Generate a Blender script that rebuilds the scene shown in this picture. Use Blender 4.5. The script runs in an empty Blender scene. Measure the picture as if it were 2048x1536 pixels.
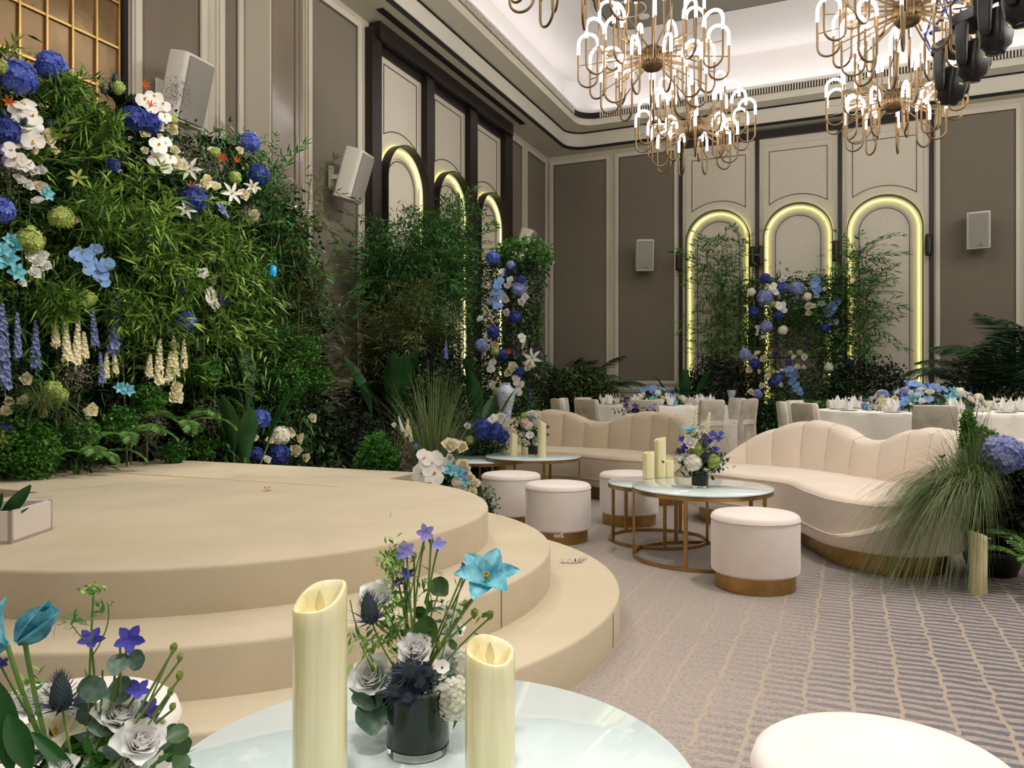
import bpy, math, random
import numpy as np
from mathutils import Vector, Matrix, Quaternion

PI = math.pi
RND = random.Random(7)
NR = np.random.RandomState(11)
SC = bpy.context.scene
COL = SC.collection

# ---------------------------------------------------------------- camera
CH = 1.08                      # camera height above the carpet
FOC = 1539.0                   # focal length in pixels of the 2048 px wide frame
YAW = math.radians(23.7)
HORIZ = 773.0
cs, sn = math.cos(YAW), math.sin(YAW)
cam_data = bpy.data.cameras.new('camera')
cam_data.sensor_width = 36.0
cam_data.lens = FOC / 2048 * 36.0
cam_data.shift_y = 5.0 / 2048
cam_data.clip_start = 0.05
cam_data.clip_end = 100
cam = bpy.data.objects.new('camera', cam_data)
COL.objects.link(cam)
cam.location = (0, 0, CH)
cam.rotation_euler = (PI / 2, 0, YAW)
SC.camera = cam

# ---------------------------------------------------------------- world, lights, exposure
SC.view_settings.view_transform = 'Standard'
SC.view_settings.look = 'None'
SC.view_settings.exposure = 0.66
SC.view_settings.gamma = 1.0
SC.view_settings.use_curve_mapping = False
SC.cycles.use_denoising = True
SC.cycles.max_bounces = 5
SC.cycles.diffuse_bounces = 3
SC.cycles.glossy_bounces = 3
SC.cycles.transmission_bounces = 4
SC.cycles.transparent_max_bounces = 4
SC.cycles.caustics_reflective = False
SC.cycles.caustics_refractive = False
SC.cycles.sample_clamp_indirect = 4.0
SC.cycles.use_adaptive_sampling = True
SC.cycles.adaptive_threshold = 0.06
w = bpy.data.worlds.new('world')
SC.world = w
w.use_nodes = True
w.node_tree.nodes['Background'].inputs[0].default_value = (0.9, 0.85, 0.8, 1)
w.node_tree.nodes['Background'].inputs[1].default_value = 0.02

def lamp(name, kind, loc, energy, col, target=None, **kw):
    d = bpy.data.lights.new(name, kind)
    d.energy = energy
    d.color = col
    for k, v in kw.items():
        setattr(d, k, v)
    o = bpy.data.objects.new(name, d)
    COL.objects.link(o)
    o.location = loc
    if target is not None:
        o.rotation_euler = (Vector(target) - Vector(loc)).to_track_quat('-Z', 'Y').to_euler()
    return o

COVE = (1.0, 0.955, 0.95)
# LED lines lying in the ceiling cove, shining up
COVE_E = 36
lamp('cove_light_left', 'AREA', (-5.66, 6.0, 7.16), COVE_E, COVE, (-5.2, 6.0, 8), shape='RECTANGLE', size=0.12, size_y=20.0).rotation_euler = (PI, math.radians(-20), 0)
lamp('cove_light_back', 'AREA', (2.0, 16.45, 7.16), COVE_E * .8, COVE, None, shape='RECTANGLE', size=14.5, size_y=0.12).rotation_euler = (PI - math.radians(-20), 0, 0)
lamp('cove_light_right', 'AREA', (9.66, 6.0, 7.16), COVE_E, COVE, None, shape='RECTANGLE', size=0.12, size_y=20.0).rotation_euler = (PI, math.radians(20), 0)
DOWN_E = 40
HALL_E = 48
# downlights / stage spots of the hall
WARM = (1.0, 0.86, 0.68)
lamp('stage_spot_a', 'SPOT', (2.2, 5.6, 6.3), 980, (1, .92, .76), (-5.0, 4.7, 2.0), spot_size=math.radians(34), spot_blend=.8, shadow_soft_size=.05)
lamp('stage_spot_b', 'SPOT', (-5.4, 8.3, 6.2), 330, (1, .93, .78), (-3.1, 3.2, .5), spot_size=math.radians(52), spot_blend=.8, shadow_soft_size=.05)
lamp('stage_spot_c', 'SPOT', (2.5, 3.6, 6.2), 300, (1, .95, .86), (-5.0, 3.9, 1.9), spot_size=math.radians(50), spot_blend=.9, shadow_soft_size=.08)
lamp('lounge_downlight', 'SPOT', (1.2, 3.6, 6.6), 420, (1, .9, .82), (1.4, 3.8, 0), spot_size=math.radians(80), spot_blend=1.0, shadow_soft_size=.25)
lamp('table_fill_spot', 'SPOT', (0.1, -0.7, 6.6), 480, (1, .98, .95), (-.45, 1.1, .5), spot_size=math.radians(34), spot_blend=1.0, shadow_soft_size=.25)  # unseen spot added to brighten the front table and its bouquets
lamp('banquet_downlight', 'SPOT', (2.2, 10.5, 6.6), 420, (1, .93, .86), (.8, 11.2, .8), spot_size=math.radians(85), spot_blend=1.0, shadow_soft_size=.2)
lamp('left_wall_spot', 'SPOT', (-0.5, 7.6, 6.5), 420, (1, .94, .87), (-6.0, 8.6, 3.4), spot_size=math.radians(76), spot_blend=1.0, shadow_soft_size=.15)
# unseen spots added under the centre field for general light
for i, (x, y) in enumerate([(x, y) for x in (-3.2, -.9, 1.6, 4.4) for y in (1.2, 4.8, 8.4, 12.0)]):
    lamp('general_fill_spot', 'SPOT', (x, y, 7.8), DOWN_E, (1, .95, .9), (x, y, 0), spot_size=math.radians(92), spot_blend=1.0, shadow_soft_size=.3)
# point lights added as fill, in place of unseen chandeliers right, behind and above
for x, y in [(x, y) for x in (3.66, 6.9) for y in (-2.0, 1.0, 4.05, 7.1, 10.15, 13.2)] + [(.62, -2.0), (.62, 1.0), (.62, 4.05), (-2.42, -2.0), (-2.42, 1.0), (-2.42, 4.05)]:
    lamp('hall_fill_light', 'POINT', (x, y, 5.4), HALL_E, (1, .95, .88), shadow_soft_size=.4)
lamp('pillar_fill_spot', 'SPOT', (-4.4, 2.2, 6.3), 150, (1, .95, .88), (-6.2, 7.1, 4.2), spot_size=math.radians(60), spot_blend=1.0, shadow_soft_size=.1)  # unseen spot added to brighten the near face of the pillar
CH_EMIT = 7.5                 # chandelier tubes
LED_EMIT = 5.0                 # arch light strips

# ---------------------------------------------------------------- measuring helpers
def at(px, d):
    k = (px - 1024) / FOC * d
    return (-sn * d + cs * k, cs * d + sn * k)
def P3(px, py, d):
    x, y = at(px, d)
    return Vector((x, y, CH + (HORIZ - py) / FOC * d))
def onz(px, py, z=0.0):
    d = (CH - z) * FOC / (py - HORIZ)
    x, y = at(px, d)
    return Vector((x, y, z))
def onX(px, py, X):
    a = at(px, 1.0)
    d = X / a[0]
    return Vector((X, a[1] * d, CH + (HORIZ - py) / FOC * d))
def onY(px, py, Y):
    a = at(px, 1.0)
    d = Y / a[1]
    return Vector((a[0] * d, Y, CH + (HORIZ - py) / FOC * d))
def depth(p):
    return -sn * p[0] + cs * p[1]
def pxof(p):
    return 1024 + FOC * (cs * p[0] + sn * p[1]) / max(depth(p), .01)
CAMP = Vector((0, 0, CH))

# ---------------------------------------------------------------- materials
def lin(c):
    return tuple((((v / 255) / 12.92) if v / 255 <= .04045 else ((v / 255 + .055) / 1.055) ** 2.4) for v in c) + (1.0,)
MATS = {}
def mat(name, col, rough=.6, metal=0.0, noise=None, bump=None, island=None, emit=None, coat=0, sheen=0, trans=0, ior=1.45, sss=0, spec=None, transl=0):
    if name in MATS:
        return MATS[name]
    m = bpy.data.materials.new(name)
    m.use_nodes = True
    nt = m.node_tree
    b = nt.nodes['Principled BSDF']
    N, Lk = nt.nodes.new, nt.links.new
    b.inputs['Base Color'].default_value = lin(col)
    b.inputs['Roughness'].default_value = rough
    b.inputs['Metallic'].default_value = metal
    b.inputs['Coat Weight'].default_value = coat
    b.inputs['Coat Roughness'].default_value = .08
    b.inputs['Sheen Weight'].default_value = sheen
    b.inputs['Transmission Weight'].default_value = trans
    b.inputs['IOR'].default_value = ior
    if spec is not None:
        b.inputs['Specular IOR Level'].default_value = spec
    if sss:
        b.inputs['Subsurface Weight'].default_value = sss
        b.inputs['Subsurface Radius'].default_value = (.02, .015, .008)
        b.inputs['Subsurface Scale'].default_value = .5
    tc = N('ShaderNodeTexCoord')
    src = None
    if island:
        g = N('ShaderNodeNewGeometry')
        cr = N('ShaderNodeValToRGB')
        Lk(g.outputs['Random Per Island'], cr.inputs[0])
        els = cr.color_ramp.elements
        els[0].color = lin(island[0]); els[1].color = lin(island[-1])
        for i, c in enumerate(island[1:-1]):
            e = els.new((i + 1) / (len(island) - 1)); e.color = lin(c)
        src = cr.outputs[0]
    if noise:
        n = N('ShaderNodeTexNoise')
        n.inputs['Scale'].default_value = noise[0]
        n.inputs['Detail'].default_value = 4
        if len(noise) > 2:
            mp = N('ShaderNodeMapping'); mp.inputs['Scale'].default_value = noise[2]
            Lk(tc.outputs['Object'], mp.inputs['Vector']); Lk(mp.outputs[0], n.inputs['Vector'])
        else:
            Lk(tc.outputs['Object'], n.inputs['Vector'])
        mx = N('ShaderNodeMix'); mx.data_type = 'RGBA'; mx.blend_type = 'MIX'
        ra = N('ShaderNodeValToRGB')
        ra.color_ramp.elements[0].position = .35; ra.color_ramp.elements[1].position = .65
        Lk(n.outputs['Fac'], ra.inputs[0])
        Lk(ra.outputs[0], mx.inputs[0])
        if src:
            Lk(src, mx.inputs[6])
        else:
            mx.inputs[6].default_value = lin(col)
        mx.inputs[7].default_value = lin(noise[1])
        src = mx.outputs[2]
    if src:
        Lk(src, b.inputs['Base Color'])
    if transl:
        tr = N('ShaderNodeBsdfTranslucent'); ms = N('ShaderNodeMixShader'); out = nt.nodes['Material Output']
        tr.inputs['Color'].default_value = lin(col)
        if src:
            Lk(src, tr.inputs['Color'])
        ms.inputs[0].default_value = transl
        Lk(b.outputs[0], ms.inputs[1]); Lk(tr.outputs[0], ms.inputs[2]); Lk(ms.outputs[0], out.inputs['Surface'])
    if bump:
        n = N('ShaderNodeTexNoise')
        n.inputs['Scale'].default_value = bump[0]
        n.inputs['Detail'].default_value = 3
        Lk(tc.outputs['Object'], n.inputs['Vector'])
        bp = N('ShaderNodeBump')
        bp.inputs['Strength'].default_value = bump[1]
        bp.inputs['Distance'].default_value = .01
        Lk(n.outputs['Fac'], bp.inputs['Height'])
        Lk(bp.outputs[0], b.inputs['Normal'])
    if emit:
        b.inputs['Emission Color'].default_value = lin(emit[0])
        b.inputs['Emission Strength'].default_value = emit[1]
    MATS[name] = m
    return m

WALLPAINT = mat('wall_paint', (190, 182, 165), .55, noise=(1.3, (184, 176, 158)), bump=(140, .05))
TRIMP = mat('trim_paint', (200, 192, 176), .45)
FABRIC = mat('grey_fabric', (122, 114, 100), .85, noise=(60, (115, 107, 93)), bump=(400, .25))
ARCHP = mat('arch_panel', (208, 200, 184), .6, noise=(30, (202, 194, 177)), bump=(300, .1))
LACQ = mat('lacquer_panel', (128, 116, 102), .13, noise=(.9, (120, 108, 96)), bump=(2.5, .12))
BRONZE = mat('dark_bronze', (44, 36, 34), .4, .4)
LINEM = mat('dark_line', (70, 62, 54), .6)
SOFFIT = mat('soffit_paint', (206, 200, 186), .7)
CEILW = mat('ceiling_white', (226, 222, 220), .9)
CEIL_DIM = mat('ceiling_dimmed', (124, 120, 110), .9)  # beige centre field, its weaker light put into the colour
BLACK = mat('shadow_gap', (16, 14, 13), .8)
GOLDM = mat('gold_mullion', (196, 160, 100), .3, .9)
GOLDG = mat('gold_glass', (122, 98, 66), .18, .5, noise=(3, (122, 98, 66)), bump=(6, .25))
BRASS = mat('brushed_brass', (182, 148, 96), .36, 1.0, noise=(18, (164, 132, 82)))
CHBRASS = mat('antique_brass', (134, 110, 80), .42, .9)
GLOW = mat('glowing_tube', (255, 255, 255), .5, emit=((255, 250, 244), CH_EMIT))
LEDD = mat('led_diffuser', (240, 238, 190), .5, emit=((240, 238, 150), .30))
LEDM = mat('led_strip', (240, 236, 150), .5, emit=((240, 238, 138), LED_EMIT))
STAGE = mat('stage_felt', (204, 190, 164), .95, noise=(2.2, (195, 181, 154)), bump=(160, .15), sheen=.1)
VELVET = mat('ivory_velvet', (226, 207, 190), .8, noise=(3, (220, 200, 184)), bump=(220, .08), sheen=.35)
TAUPED = mat('darker_velvet_sofa', (208, 190, 164), .8, noise=(3, (200, 182, 156)), bump=(220, .08), sheen=.3)  # darker tone of the sofa velvet, for the left sofa
TAUPE = mat('ivory_velvet_sofa', (238, 222, 205), .8, noise=(3, (232, 215, 198)), bump=(220, .08), sheen=.35)
OTTO = mat('white_velvet', (240, 231, 226), .8, noise=(5, (234, 222, 215)), bump=(260, .08), sheen=.4)
CLOTH = mat('white_cloth', (242, 238, 230), .7, noise=(4, (236, 232, 224)))
SATIN = mat('ivory_satin', (232, 227, 218), .42, noise=(5, (204, 197, 184)), bump=(26, .35), sheen=.2)
SATING = mat('grey_satin', (204, 196, 182), .45, noise=(5, (170, 160, 145)), bump=(18, .2))
NAPK = mat('napkin_white', (238, 235, 232), .8)
GLASSTOP = mat('white_glass', (222, 236, 237), .03, coat=.5, ior=1.5)
GLEDGE = mat('glass_edge', (150, 205, 200), .1, coat=.5)
CLEAR = mat('clear_glass', (250, 255, 252), .02, trans=1.0, ior=1.45)
DKGREEN = mat('leaf_lining', (12, 40, 27), .22, noise=(25, (5, 22, 15)), coat=.2)
CANDLE = mat('candle_wax', (222, 206, 146), .3, sss=.3, noise=(26, (250, 244, 206), (1, 1, .06)), coat=.3)  # pale upright streaks put reflections into the wax colour
SPKW = mat('speaker_white', (214, 208, 198), .5)
SPKG = mat('speaker_grille', (150, 146, 138), .6, bump=(500, .5))
PLBLK = mat('black_plastic', (30, 28, 27), .4, noise=(14, (22, 20, 20)))
PORC = None

# foliage
LEAFB = mat('bamboo_leaf', (90, 130, 40), .5, island=((24, 48, 20), (66, 104, 36), (104, 142, 52), (154, 184, 90)), spec=.4, transl=.25)
LEAFBD = mat('bamboo_leaf_dark', (60, 90, 34), .5, island=((18, 42, 22), (34, 74, 32), (56, 106, 46), (96, 142, 72)), spec=.4, transl=.25)
LEAFO = mat('bamboo_leaf_olive', (90, 100, 50), .55, island=((46, 54, 26), (74, 84, 40), (100, 106, 54), (60, 76, 34)), transl=.25)
LEAFD = mat('broad_leaf_dark', (34, 62, 30), .35, island=((18, 40, 20), (30, 62, 28), (44, 80, 36), (62, 98, 44)))
LEAFG = mat('broad_leaf_green', (60, 110, 40), .4, island=((40, 82, 30), (62, 116, 40), (86, 140, 52)), transl=.25)
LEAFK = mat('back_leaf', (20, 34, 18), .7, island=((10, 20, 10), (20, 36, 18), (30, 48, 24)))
FERNM = mat('fern_leaf', (90, 130, 56), .5, island=((66, 104, 44), (104, 146, 66), (86, 128, 60)), transl=.25)
PALMM = mat('palm_leaf', (36, 66, 36), .45, island=((20, 44, 26), (36, 68, 36), (50, 86, 44)))
GRASSM = mat('grass_blade', (120, 140, 80), .55, island=((60, 84, 42), (96, 120, 66), (140, 150, 100), (74, 96, 50)), transl=.25)
EUC = mat('eucalyptus_leaf', (84, 112, 96), .55, noise=(1.6, (72, 100, 82)), island=((88, 116, 100), (112, 136, 122), (56, 86, 62)))
EUCG = mat('round_green_leaf', (70, 104, 52), .4, noise=(20, (52, 84, 42)), transl=.25)
BIGLEAF = mat('paddle_leaf', (44, 88, 40), .32, noise=(6, (30, 68, 34)))
STEMG = mat('green_stem', (104, 134, 64), .5)
STEMB = mat('brown_stem', (92, 74, 50), .7)
CULM = mat('bamboo_culm', (96, 104, 58), .45, noise=(3, (70, 78, 46)))
CEL = mat('celosia_green', (70, 130, 44), .8, island=((50, 104, 34), (84, 146, 54)), transl=.25)
# petals
def pet(name, a, b=None, c=None, rough=.55):
    return mat(name, a, rough, island=tuple(x for x in (a, b or a, c) if x), spec=.25, transl=.38)
HB = pet('petal_blue', (72, 88, 176), (100, 120, 208), (150, 166, 232))
HBD = pet('petal_deep_blue', (46, 56, 124), (66, 82, 166), (104, 120, 202))
HL = pet('petal_lilac', (146, 156, 210), (176, 184, 226), (120, 132, 196))
HW = pet('petal_white', (244, 242, 226), (252, 250, 240), (236, 234, 210))
HG = pet('petal_green', (168, 186, 96), (196, 208, 126), (150, 172, 88))
WH = pet('petal_pure_white', (253, 252, 250), (249, 247, 245))
CR = pet('petal_cream', (250, 245, 222), (246, 238, 206))
SKY = pet('petal_sky', (122, 164, 228), (150, 186, 236))
TEAL = mat('petal_teal', (52, 150, 172), .4, noise=(3.0, (140, 208, 222)), island=((36, 132, 160), (66, 166, 190)), transl=.25)
DEL = pet('petal_delphinium', (74, 70, 176), (98, 92, 204), (60, 60, 150))
LAV = pet('petal_lavender', (142, 136, 214), (164, 156, 224))
DELW = pet('floret_blue_grey', (126, 142, 190), (156, 168, 206), (104, 120, 176))
ORG = pet('petal_orange', (222, 92, 52), (238, 140, 60), (226, 76, 60))
TEALX = None
THI = mat('thistle_bristle', (62, 66, 104), .55, island=((42, 48, 66), (60, 66, 98), (56, 72, 62)))
YEL = mat('stamen_yellow', (206, 170, 60), .6)
PURP = pet('petal_purple', (74, 56, 128), (98, 80, 156))

# ---------------------------------------------------------------- mesh tools
class M:
    def __init__(s):
        s.v = []; s.f = []
    def add(s, vs, fs, mx=None):
        n = len(s.v)
        if mx is not None:
            vs = [mx @ Vector(v) for v in vs]
        s.v.extend([tuple(v) for v in vs])
        s.f.extend([tuple(i + n for i in f) for f in fs])
        return s
    def box(s, x0, x1, y0, y1, z0, z1, mx=None):
        vs = [(x, y, z) for z in (z0, z1) for y in (y0, y1) for x in (x0, x1)]
        fs = [(0, 2, 3, 1), (4, 5, 7, 6), (0, 1, 5, 4), (2, 6, 7, 3), (0, 4, 6, 2), (1, 3, 7, 5)]
        return s.add(vs, fs, mx)
    def tube(s, pts, r, n=8, closed=False, cap=True):
        pts = [Vector(p) for p in pts]
        m = len(pts)
        rs = r if isinstance(r, (list, tuple)) else [r] * m
        vs = []
        up = None
        for i, p in enumerate(pts):
            if closed:
                t = (pts[(i + 1) % m] - pts[i - 1])
            else:
                t = pts[min(i + 1, m - 1)] - pts[max(i - 1, 0)]
            if t.length < 1e-9:
                t = Vector((0, 0, 1))
            t.normalize()
            if up is None:
                a = Vector((0, 0, 1)) if abs(t.z) < .9 else Vector((1, 0, 0))
                up = t.cross(a).normalized()
            else:
                up = (up - t * up.dot(t))
                if up.length < 1e-6:
                    up = t.orthogonal()
                up.normalize()
            sd = t.cross(up)
            for k in range(n):
                a = 2 * PI * k / n
                vs.append(p + (up * math.cos(a) + sd * math.sin(a)) * rs[i])
        fs = []
        for i in range(m if closed else m - 1):
            j = (i + 1) % m
            for k in range(n):
                k2 = (k + 1) % n
                fs.append((i * n + k, i * n + k2, j * n + k2, j * n + k))
        if cap and not closed:
            fs.append(tuple(range(n - 1, -1, -1)))
            fs.append(tuple((m - 1) * n + k for k in range(n)))
        return s.add(vs, fs)
    def lathe(s, prof, n=32, mx=None, capb=True, capt=True):
        vs = []; fs = []
        for r, z in prof:
            for k in range(n):
                a = 2 * PI * k / n
                vs.append((r * math.cos(a), r * math.sin(a), z))
        for i in range(len(prof) - 1):
            for k in range(n):
                k2 = (k + 1) % n
                fs.append((i * n + k, i * n + k2, (i + 1) * n + k2, (i + 1) * n + k))
        if capb:
            fs.append(tuple(range(n - 1, -1, -1)))
        if capt:
            fs.append(tuple((len(prof) - 1) * n + k for k in range(n)))
        return s.add(vs, fs, mx)
    def rings(s, rings, capb=True, capt=True, closed=False, mx=None):
        n = len(rings[0]); vs = [p for r in rings for p in r]; fs = []
        R = len(rings)
        for i in range(R if closed else R - 1):
            j = (i + 1) % R
            for k in range(n):
                k2 = (k + 1) % n
                fs.append((i * n + k, i * n + k2, j * n + k2, j * n + k))
        if not closed and capb:
            fs.append(tuple(range(n - 1, -1, -1)))
        if not closed and capt:
            fs.append(tuple((R - 1) * n + k for k in range(n)))
        return s.add(vs, fs, mx)
    def rrloft(s, secs, seg=4, mx=None):
        """secs: (cx, cy, z, half_x, half_y, radius)"""
        R = []
        for cx, cy, z, hx, hy, r in secs:
            r = min(r, hx * .999, hy * .999)
            ring = []
            for qx, qy, a0 in ((1, 1, 0), (-1, 1, 90), (-1, -1, 180), (1, -1, 270)):
                for k in range(seg + 1):
                    a = math.radians(a0 + 90 * k / seg)
                    ring.append((cx + qx * (hx - r) + r * math.cos(a), cy + qy * (hy - r) + r * math.sin(a), z))
            R.append(ring)
        return s.rings(R, mx=mx)
    def mesh(s, name, m, smooth=True):
        me = bpy.data.meshes.new(name)
        me.from_pydata(s.v, [], s.f)
        me.materials.append(m)
        if smooth:
            me.polygons.foreach_set('use_smooth', [True] * len(me.polygons))
            try:
                me.set_sharp_from_angle(angle=math.radians(38))
            except Exception:
                pass
        me.update()
        return me
    def build(s, name, m, parent=None, loc=(0, 0, 0), rotz=0, smooth=True):
        return link(name, s.mesh(name, m, smooth), parent, loc, rotz)

def link(name, me, parent=None, loc=(0, 0, 0), rotz=0):
    o = bpy.data.objects.new(name, me)
    COL.objects.link(o)
    o.location = loc
    if isinstance(rotz, (int, float)):
        o.rotation_euler = (0, 0, rotz)
    else:
        o.rotation_euler = rotz
    if parent is not None:
        o.parent = parent
    return o
def thing(name, label, cat, loc=(0, 0, 0), rotz=0, group=None):
    o = bpy.data.objects.new(name, None)
    COL.objects.link(o)
    o.empty_display_size = .1
    o.location = loc
    o.rotation_euler = (0, 0, rotz)
    return tag(o, label, cat, group)
def tag(o, label, cat, group=None):
    o['label'] = label; o['category'] = cat
    if group:
        o['group'] = group
    return o
def struct(o, label=None):
    o['kind'] = 'structure'
    if label:
        o['label'] = label
    return o
def dup(root, loc, rotz=0, label=None):
    r = root.copy(); COL.objects.link(r)
    r.location = loc; r.rotation_euler = (0, 0, rotz)
    if label:
        r['label'] = label
    for ch in list(root.children):
        c = ch.copy(); COL.objects.link(c); c.parent = r
        for g in ch.children:
            d = g.copy(); COL.objects.link(d); d.parent = c
    return r
ORD = 'first second third fourth fifth sixth seventh eighth ninth tenth eleventh twelfth thirteenth fourteenth fifteenth'.split()
def order_labels(objs, fmt):
    """label look-alikes by their order from the left as seen from the room's entrance"""
    for i, o in enumerate(sorted(objs, key=lambda q: pxof(q.location))):
        o['label'] = fmt.format(ORD[i] if i < len(ORD) else str(i + 1) + 'th')

def npmesh(name, V, F, m, smooth=False):
    me = bpy.data.meshes.new(name)
    V = np.ascontiguousarray(V, dtype=np.float32); F = np.ascontiguousarray(F, dtype=np.int32)
    me.vertices.add(len(V)); me.vertices.foreach_set('co', V.ravel())
    k = F.shape[1]
    me.loops.add(F.size); me.loops.foreach_set('vertex_index', F.ravel())
    me.polygons.add(len(F)); me.polygons.foreach_set('loop_start', np.arange(0, F.size, k, dtype=np.int32))
    if smooth:
        me.polygons.foreach_set('use_smooth', np.ones(len(F), dtype=bool))
    me.materials.append(m)
    me.update(calc_edges=True)
    return me
def unit(a):
    return a / np.maximum(np.linalg.norm(a, axis=1, keepdims=True), 1e-9)
def leaf_arrays(P, D, L, W, droop=.25, fold=.25, wide=.4):
    """many pointed leaves: P base, D direction, L length, W half width -> V, F (4 tris each)"""
    n = len(P)
    D = unit(D)
    up = np.tile(np.array([[0, 0, 1.0]]), (n, 1)) + NR.normal(0, .45, (n, 3))
    S = unit(np.cross(D, up)); U = np.cross(S, D)
    L = np.asarray(L).reshape(-1, 1); W = np.asarray(W).reshape(-1, 1)
    z = np.zeros((n, 3)); z[:, 2] = 1
    mid = P + D * L * wide - z * L * droop * .2
    a = mid + S * W + U * W * fold
    b = mid - S * W + U * W * fold
    tip = P + D * L * .96 - z * L * droop
    V = np.stack([P, a, mid, b, tip], 1).reshape(-1, 3)
    o = (np.arange(n) * 5)[:, None]
    T = np.array([[0, 1, 2], [0, 2, 3], [1, 4, 2], [2, 4, 3]])
    F = (o[:, None, :] + T[None]).reshape(-1, 3)
    return V, F
def rdir(n, bias=(0, 0, 0), spread=1.0):
    return unit(NR.normal(0, spread, (n, 3)) + np.array(bias)[None])
def leaf_mass(name, P, m, L, W, bias=(0, 0, 0), spread=1.0, droop=.25, parent=None, base=(0, 0, 0), wide=.4, fold=.25):
    P = np.asarray(P, float) - np.array(base)[None]
    n = len(P)
    l = L * NR.uniform(.6, 1.2, n); ww = W * NR.uniform(.7, 1.2, n)
    V, F = leaf_arrays(P, rdir(n, bias, spread), l, ww, droop, fold, wide)
    o = link(name, npmesh(name, V, F, m), parent)
    o['kind'] = 'stuff'
    return o

# ================================================================ ROOM
WX, WY = -6.5, 16.9            # left wall plane, back wall plane
RX, RY = 10.4, -7.5            # right wall and the wall behind the camera
ZS = 6.45                      # soffit height

def carpet_mat():
    m = bpy.data.materials.new('carpet'); m.use_nodes = True
    nt = m.node_tree; b = nt.nodes['Principled BSDF']; N, Lk = nt.nodes.new, nt.links.new
    b.inputs['Roughness'].default_value = .95
    b.inputs['Sheen Weight'].default_value = .15
    tc = N('ShaderNodeTexCoord'); sep = N('ShaderNodeSeparateXYZ')
    wn = N('ShaderNodeTexNoise'); wn.inputs['Scale'].default_value = 9; wn.inputs['Detail'].default_value = 3
    Lk(tc.outputs['Object'], wn.inputs['Vector'])
    ad = N('ShaderNodeVectorMath'); ad.operation = 'MULTIPLY_ADD'
    sub = N('ShaderNodeVectorMath'); sub.operation = 'SUBTRACT'; sub.inputs[1].default_value = (.5, .5, .5)
    Lk(wn.outputs['Color'], sub.inputs[0])
    Lk(sub.outputs[0], ad.inputs[0]); ad.inputs[1].default_value = (.05, .055, 0); Lk(tc.outputs['Object'], ad.inputs[2])
    Lk(ad.outputs[0], sep.inputs[0])
    def mth(op, a, bb=None, clamp=False):
        n = N('ShaderNodeMath'); n.operation = op; n.use_clamp = clamp
        for i, v in enumerate((a, bb)):
            if v is None: continue
            if isinstance(v, (int, float)): n.inputs[i].default_value = v
            else: Lk(v, n.inputs[i])
        return n.outputs[0]
    X, Y = sep.outputs['X'], sep.outputs['Y']
    col = mth('FRACT', mth('DIVIDE', X, .15))
    line = mth('LESS_THAN', col, .09)                       # beige line between columns
    colid = mth('FLOOR', mth('DIVIDE', X, .15))
    dash = mth('FRACT', mth('ADD', mth('DIVIDE', Y, .058), mth('MULTIPLY', colid, .37)))
    dashm = mth('LESS_THAN', dash, .5)
    big = N('ShaderNodeTexNoise'); big.inputs['Scale'].default_value = .8; big.inputs['Detail'].default_value = 2
    Lk(tc.outputs['Object'], big.inputs['Vector'])
    big2 = N('ShaderNodeTexNoise'); big2.inputs['Scale'].default_value = 3.2; Lk(tc.outputs['Object'], big2.inputs['Vector'])
    fine = N('ShaderNodeTexNoise'); fine.inputs['Scale'].default_value = 80; fine.inputs['Detail'].default_value = 4; fine.inputs['Roughness'].default_value = .9
    Lk(tc.outputs['Object'], fine.inputs['Vector'])
    # density of the navy yarn grows to the right of the room
    dens = mth('ADD', mth('MULTIPLY', mth('ADD', X, .95), .62), mth('MULTIPLY', mth('SUBTRACT', big.outputs['Fac'], .5), .9), False)
    densc = mth('MAXIMUM', mth('MINIMUM', dens, .85), .05)
    thr = mth('GREATER_THAN', mth('ADD', mth('MULTIPLY', fine.outputs['Fac'], .9), mth('MULTIPLY', densc, .42)), .60)
    navy = mth('MULTIPLY', mth('MULTIPLY', dashm, thr), mth('SUBTRACT', 1.0, line))
    navy = mth('MULTIPLY', navy, mth('ADD', .12, mth('MULTIPLY', densc, .78)))
    m1 = N('ShaderNodeMix'); m1.data_type = 'RGBA'
    Lk(fine.outputs['Fac'], m1.inputs[0]); m1.inputs[6].default_value = lin((142, 130, 122)); m1.inputs[7].default_value = lin((184, 170, 160))
    sp = N('ShaderNodeTexNoise'); sp.inputs['Scale'].default_value = 70; sp.inputs['Detail'].default_value = 3; sp.inputs['Roughness'].default_value = .85
    Lk(tc.outputs['Object'], sp.inputs['Vector'])
    m0 = N('ShaderNodeMix'); m0.data_type = 'RGBA'
    Lk(mth('MULTIPLY', mth('GREATER_THAN', sp.outputs['Fac'], .54), .45), m0.inputs[0]); Lk(m1.outputs[2], m0.inputs[6]); m0.inputs[7].default_value = lin((112, 104, 108))
    m1 = m0
    m2 = N('ShaderNodeMix'); m2.data_type = 'RGBA'
    Lk(mth('MULTIPLY', mth('MULTIPLY', line, mth('GREATER_THAN', big2.outputs['Fac'], .42)), .5), m2.inputs[0]); Lk(m1.outputs[2], m2.inputs[6]); m2.inputs[7].default_value = lin((178, 160, 136))
    m3 = N('ShaderNodeMix'); m3.data_type = 'RGBA'
    Lk(navy, m3.inputs[0]); Lk(m2.outputs[2], m3.inputs[6]); m3.inputs[7].default_value = lin((72, 74, 92))
    Lk(m3.outputs[2], b.inputs['Base Color'])
    bp = N('ShaderNodeBump'); bp.inputs['Strength'].default_value = .5; bp.inputs['Distance'].default_value = .006
    Lk(fine.outputs['Fac'], bp.inputs['Height']); Lk(bp.outputs[0], b.inputs['Normal'])
    return m
struct(M().box(WX - .2, RX + .2, RY - .2, WY + .2, -.1, 0).build('floor', carpet_mat(), smooth=False), 'greige and navy patterned ballroom carpet')

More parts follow.
